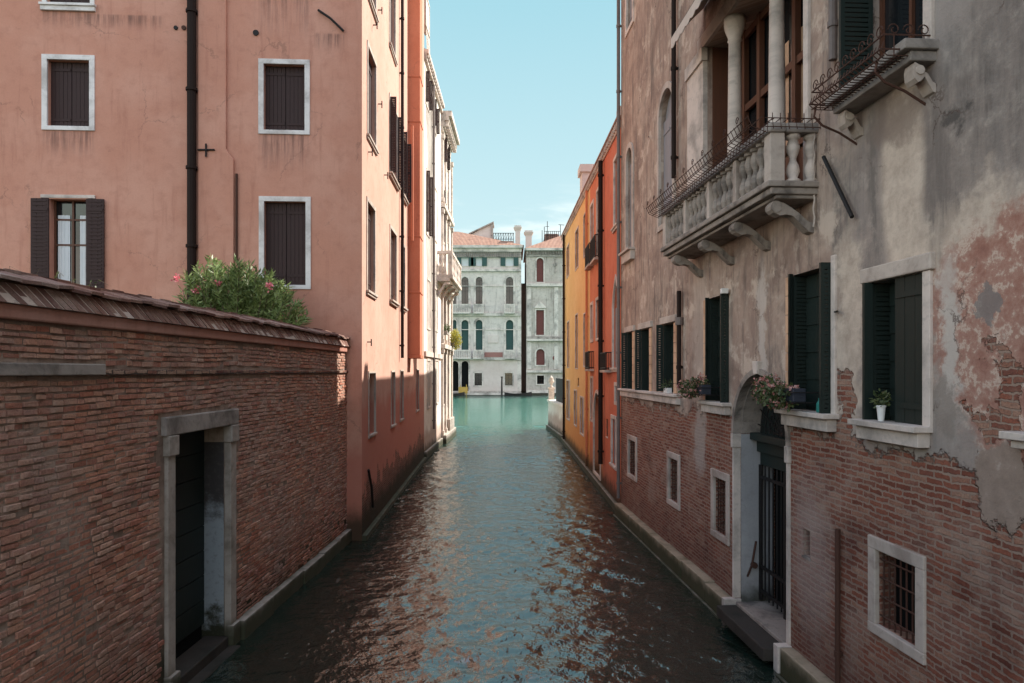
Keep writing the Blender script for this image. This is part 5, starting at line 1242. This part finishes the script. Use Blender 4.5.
# mooring pole, moored boats, yellow boards
mp = thing('mooring_pole', (PX(501.8), YF-4.5, 0), 'dark wooden mooring pole standing before the grand palace', 'mooring pole')
mb = MB(); x = (501.8-HX)/F*(YF-4.5); mb.tube([(x, YF-4.5, -1), (x, YF-4.5, 2.3), (x+.02, YF-4.5, 3.1)], .16, 8, .12); mb.tube([(x, YF-4.5, 3.1), (x, YF-4.5, 3.3)], .17, 8); mb.build('pole', 'darkwood', mp)
def boat(x, y, L, label, name='moored_boat'):
    b = thing(name, (x, y, 0), label, 'boat')
    mb = MB(); n = 10; prev = None; secs = []
    for i in range(n+1):
        f = i/n; hw = .75*math.sin(math.pi*min(1, max(0, f*.86+.12)))**.7+.03; sh = .42+.35*abs(f-.45)**2*3
        X = x-L/2+L*f; secs.append([(X, y-hw, sh), (X, y-hw*.7, -.1), (X, y+hw*.7, -.1), (X, y+hw, sh), (X, y+hw-.08, sh-.02), (X, y-hw+.08, sh-.02)])
    for a, c in zip(secs[:-1], secs[1:]):
        for k in range(6): j = (k+1) % 6; mb.face([a[k], c[k], c[j], a[j]])
    mb.face(secs[0][:4]); mb.face(secs[-1][:4][::-1]); mb.build('hull', 'darkwood', b)
    mb = MB(); mb.box(x-L*.15, x-L*.1, y-.55, y+.55, .25, .36); mb.box(x+L*.15, x+L*.2, y-.55, y+.55, .25, .36); mb.build('thwart', 'wood', b)
boat(PX(518), YF-2.2, 4.6, 'low dark boat moored under the gap between the far palaces')
boat(PX(455), YF-2.2, 3.6, 'short dark boat moored at the arched water entrance of the grand palace')
yb_ = thing('yellow_barrier', (PX(463.5), YF-.9, 0), 'yellow board barrier across the water arch of the grand palace', 'barrier')
mb = MB(); mb.box(PX(459), PX(468), YF-1.0, YF-.9, .4, 1.5); mb.box(PX(460.5), PX(461.2), YF-1.08, YF-1.002, -.3, 1.9); mb.box(PX(466.5), PX(467.2), YF-1.08, YF-1.002, -.3, 1.9); mb.build('boards', 'yellowpaint', yb_)

# ================================================================== oleander and garden
gmat, t = newmat('garden_soil'); finish(t, MX(t, NZ(t, OBJ(t), 3), (.08, .07, .04), (.14, .12, .07)), .95)
mb = MB(); mb.box(-15, gx(8)-.55, Y0, 17.3, -.7, 2.2); g = mb.build('garden_ground', gmat); tag(g, kind='structure')
ol = thing('oleander_bush', (-6.35, 16.4, 2.2), 'leafy oleander bush with a few pink blossoms showing above the end of the garden wall', 'bush')
rnd = random.Random(5); fo = MB(); stm = MB(); base = Vector((-6.35, 16.45, 2.2))
tips = []
for i in range(150):
    a = rnd.uniform(0, 2*math.pi); k = rnd.random()**.55
    x = -6.2+math.cos(a)*1.62*k; y = 16.35+math.sin(a)*.8*k
    top = 4.85+1.72*(1-(abs(x+6.2)/1.95)**2)*rnd.uniform(.74, 1.03)
    if abs(x+6.9) < .35: top += .12
    tip = Vector((x, min(y, 17.25), top)); root_ = base+Vector((rnd.uniform(-.35, .35), rnd.uniform(-.2, .2), 0))
    mid = (root_+tip)/2+Vector((rnd.uniform(-.1, .1), rnd.uniform(-.1, .1), .25)); mid.x = root_.x+(tip.x-root_.x)*.35
    if i % 2 == 0: stm.tube([root_, mid, tip], .018, 5, .006)
    tips.append((tip, mid))
    d = (tip-mid).normalized(); L = (tip-mid).length
    nn = 52
    for q in range(nn):
        f = 1-(q/nn)*min(1, 1.0/L); p = mid+(tip-mid)*f+Vector((rnd.gauss(0, .02), rnd.gauss(0, .02), 0))
        r_ = Vector((rnd.gauss(0, 1), rnd.gauss(0, 1), rnd.gauss(0, .5))).normalized()
        ax = (d*.75+r_*.9).normalized(); leaf(fo, p, ax, rnd.uniform(.15, .24), .04, rnd)
fo.build('foliage', 'leaf', ol); stm.build('stems', 'bark', ol)
for (px, py) in ((177, 279), (218, 283), (269, 286), (196, 290)):
    Yb = 15.75; c = Vector(((px-HX)/F*Yb, Yb, CH+Yb*(HY-py)/F)); bl_ = MB()
    for _ in range(40): leaf(bl_, c+Vector((rnd.gauss(0, .035), rnd.gauss(0, .035), rnd.gauss(0, .035))), Vector((rnd.gauss(0, 1), rnd.gauss(0, 1), rnd.gauss(0, 1))).normalized(), .06, .045, rnd)
    bl_.build('blossom', 'blossom', ol)
tw_ = thing('bare_vine', (-8.1, 12.4, 2.2), 'thin bare vine with a few leaves above the left end of the garden wall', 'vine')
mb = MB(); lf = MB()
for i in range(16):
    x = rnd.uniform(-8.9, -7.4); p0 = Vector((x, 12.4, 4.6)); p3_ = p0+Vector((rnd.uniform(-.5, .5), rnd.uniform(-.2, .2), rnd.uniform(.9, 1.45)))
    pm = (p0+p3_)/2+Vector((rnd.uniform(-.2, .2), 0, .15)); mb.tube([p0-Vector((0, 0, 2.4)), p0, pm, p3_, p3_+Vector((rnd.uniform(-.2, .2), 0, -.1))], .009, 4, .003)
    for q in range(14): c = pm+(p3_-pm)*rnd.random(); leaf(lf, c, Vector((rnd.gauss(0, 1), rnd.gauss(0, 1), rnd.gauss(0, 1))).normalized(), .06, .03, rnd)
mb.build('stems', 'bark', tw_); lf.build('leaves', 'leaf2', tw_)

# ================================================================== water
def water():
    rng = np.random.default_rng(3)
    x0, x1, y0, y1, d = -5.2, 5.2, 7.5, 56.0, .055
    xs = np.arange(x0, x1+d/2, d); ys = np.arange(y0, y1+d/2, d)
    X, Y = np.meshgrid(xs, ys); Z = np.zeros_like(X)
    for i in range(110):
        lam = float(np.exp(rng.uniform(np.log(.2), np.log(1.7)))); th = rng.normal(math.pi/2, .75) if rng.random() < .75 else rng.uniform(0, math.pi)
        k = 2*math.pi/lam; amp = .00078*lam**.7*WAVE
        ph_ = rng.uniform(0, 6.28)
        mod = .6+.4*np.sin(X*rng.uniform(-.8, .8)+Y*rng.uniform(-.5, .5)+rng.uniform(0, 6.28))
        Z += amp*mod*np.sin(k*(X*math.cos(th)+Y*math.sin(th))+ph_ + .6*np.sin(X*.9+Y*.5+i))
    fade = np.clip((y1-Y)/1.2, 0, 1)*np.clip((Y-y0)/1, 0, 1); Z *= fade*(.75+.35*np.sin(X*.8+np.sin(Y*.45)*1.4)*np.sin(Y*.37+1.0+X*.25))
    ny, nx = X.shape
    verts = np.stack([X, Y, Z], -1).reshape(-1, 3)
    idx = np.arange(nx*ny).reshape(ny, nx)
    f = np.stack([idx[:-1, :-1], idx[:-1, 1:], idx[1:, 1:], idx[1:, :-1]], -1).reshape(-1, 4)
    X1, Y1 = xs[-1], ys[-1]
    B = 1800.0
    ext = [(-B, -B, 0), (B, -B, 0), (B, y0, 0), (-B, y0, 0), (x0, y0, 0), (X1, y0, 0), (-B, Y1, 0), (x0, Y1, 0), (X1, Y1, 0), (B, Y1, 0), (-B, B, 0), (B, B, 0)]
    n0 = len(verts); verts = np.concatenate([verts, np.array(ext)])
    e = n0
    ff = [(e, e+1, e+2, e+3), (e+3, e+4, e+7, e+6), (e+5, e+2, e+9, e+8), (e+6, e+9, e+11, e+10)]
    me = bpy.data.meshes.new('water')
    me.from_pydata([tuple(v) for v in verts], [], [tuple(int(k) for k in q) for q in f]+ff)
    me.polygons.foreach_set('use_smooth', [True]*len(me.polygons))
    me.materials.append(MT['water']); o = bpy.data.objects.new('water', me); COL.objects.link(o); o['kind'] = 'structure'
WAVE = 4.3
m, t = newmat('canal_water'); o = OBJ(t)
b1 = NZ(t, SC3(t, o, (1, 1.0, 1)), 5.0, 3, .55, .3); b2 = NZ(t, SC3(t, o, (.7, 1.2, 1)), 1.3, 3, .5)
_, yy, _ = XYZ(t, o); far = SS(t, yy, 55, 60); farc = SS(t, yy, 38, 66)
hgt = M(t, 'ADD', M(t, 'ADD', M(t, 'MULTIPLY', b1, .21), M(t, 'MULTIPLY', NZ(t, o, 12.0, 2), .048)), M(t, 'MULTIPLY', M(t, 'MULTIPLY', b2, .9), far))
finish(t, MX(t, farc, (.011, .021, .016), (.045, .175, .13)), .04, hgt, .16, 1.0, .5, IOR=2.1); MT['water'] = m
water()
gm_, t = newmat('far_ground'); finish(t, (.2, .18, .16), .9)
mb = MB(); mb.box(-900, 900, YF+6, 900, -.6, .6); tag(mb.build('ground', gm_), kind='structure')

# ================================================================== light, sky, camera
AZ = math.radians(61.0); EL = math.radians(44.8)      # azimuth from the view axis (+Y) towards +X
sun = bpy.data.lights.new('sun', 'SUN'); sun.energy = 2.2; sun.angle = math.radians(.53); sun.color = (1, .93, .83)
so = bpy.data.objects.new('sun', sun); COL.objects.link(so)
dirv = Vector((math.cos(EL)*math.sin(AZ), math.cos(EL)*math.cos(AZ), math.sin(EL)))
so.rotation_euler = dirv.to_track_quat('Z', 'Y').to_euler(); so.location = (20, 10, 40)
wd = bpy.data.worlds.new('World'); SC.world = wd; wd.use_nodes = True; t = wd.node_tree; t.nodes.clear()
sky = nd(t, 'ShaderNodeTexSky', sky_type='NISHITA', sun_disc=False); sky.sun_elevation = EL; sky.sun_rotation = AZ
sky.air_density = 1.0; sky.dust_density = .9; sky.ozone_density = 1.0; sky.altitude = 0
dr = nd(t, 'ShaderNodeTexCoord').outputs['Generated']; _, _, dz_ = XYZ(t, dr)
nv = SC3(t, dr, (1.6, 1.6, 9.0)); cn = NZ(t, nv, 2.2, 6, .6, .4)
cm_ = M(t, 'MULTIPLY', SS(t, cn, .44, .68), M(t, 'MULTIPLY', SS(t, dz_, .03, .14), M(t, 'SUBTRACT', 1.0, SS(t, dz_, .19, .27))))
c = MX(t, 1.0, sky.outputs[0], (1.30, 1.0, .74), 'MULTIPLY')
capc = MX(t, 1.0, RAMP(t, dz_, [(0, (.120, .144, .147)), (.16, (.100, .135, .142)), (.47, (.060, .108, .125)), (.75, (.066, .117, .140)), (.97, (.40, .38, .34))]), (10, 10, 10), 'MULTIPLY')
bk = M(t, 'SUBTRACT', 1.0, SS(t, XYZ(t, dr)[1], -.25, .35)); capc = MX(t, bk, capc, (4.6, 4.2, 3.6))  # sky left brighter and warm behind the camera to fill the shaded walls
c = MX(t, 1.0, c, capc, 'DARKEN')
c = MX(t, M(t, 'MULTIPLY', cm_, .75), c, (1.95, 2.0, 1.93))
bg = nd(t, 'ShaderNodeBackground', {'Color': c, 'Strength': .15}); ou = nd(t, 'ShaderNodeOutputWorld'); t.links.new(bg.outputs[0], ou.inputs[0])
cam = bpy.data.cameras.new('camera'); co = bpy.data.objects.new('camera', cam); COL.objects.link(co); SC.camera = co
co.location = (0, 0, CH); co.rotation_euler = (math.radians(90), 0, 0)
cam.sensor_width = 36; cam.lens = 36*F/1024; cam.shift_y = (371-341.5)/1024; cam.clip_end = 4000; cam.clip_start = .1
SC.view_settings.view_transform = 'Standard'; SC.view_settings.look = 'None'; SC.view_settings.exposure = 2.15; SC.view_settings.gamma = 1
try:
    SC.cycles.max_bounces = 8; SC.cycles.diffuse_bounces = 5; SC.cycles.glossy_bounces = 4; SC.cycles.caustics_reflective = False; SC.cycles.sample_clamp_indirect = 6
except Exception: pass
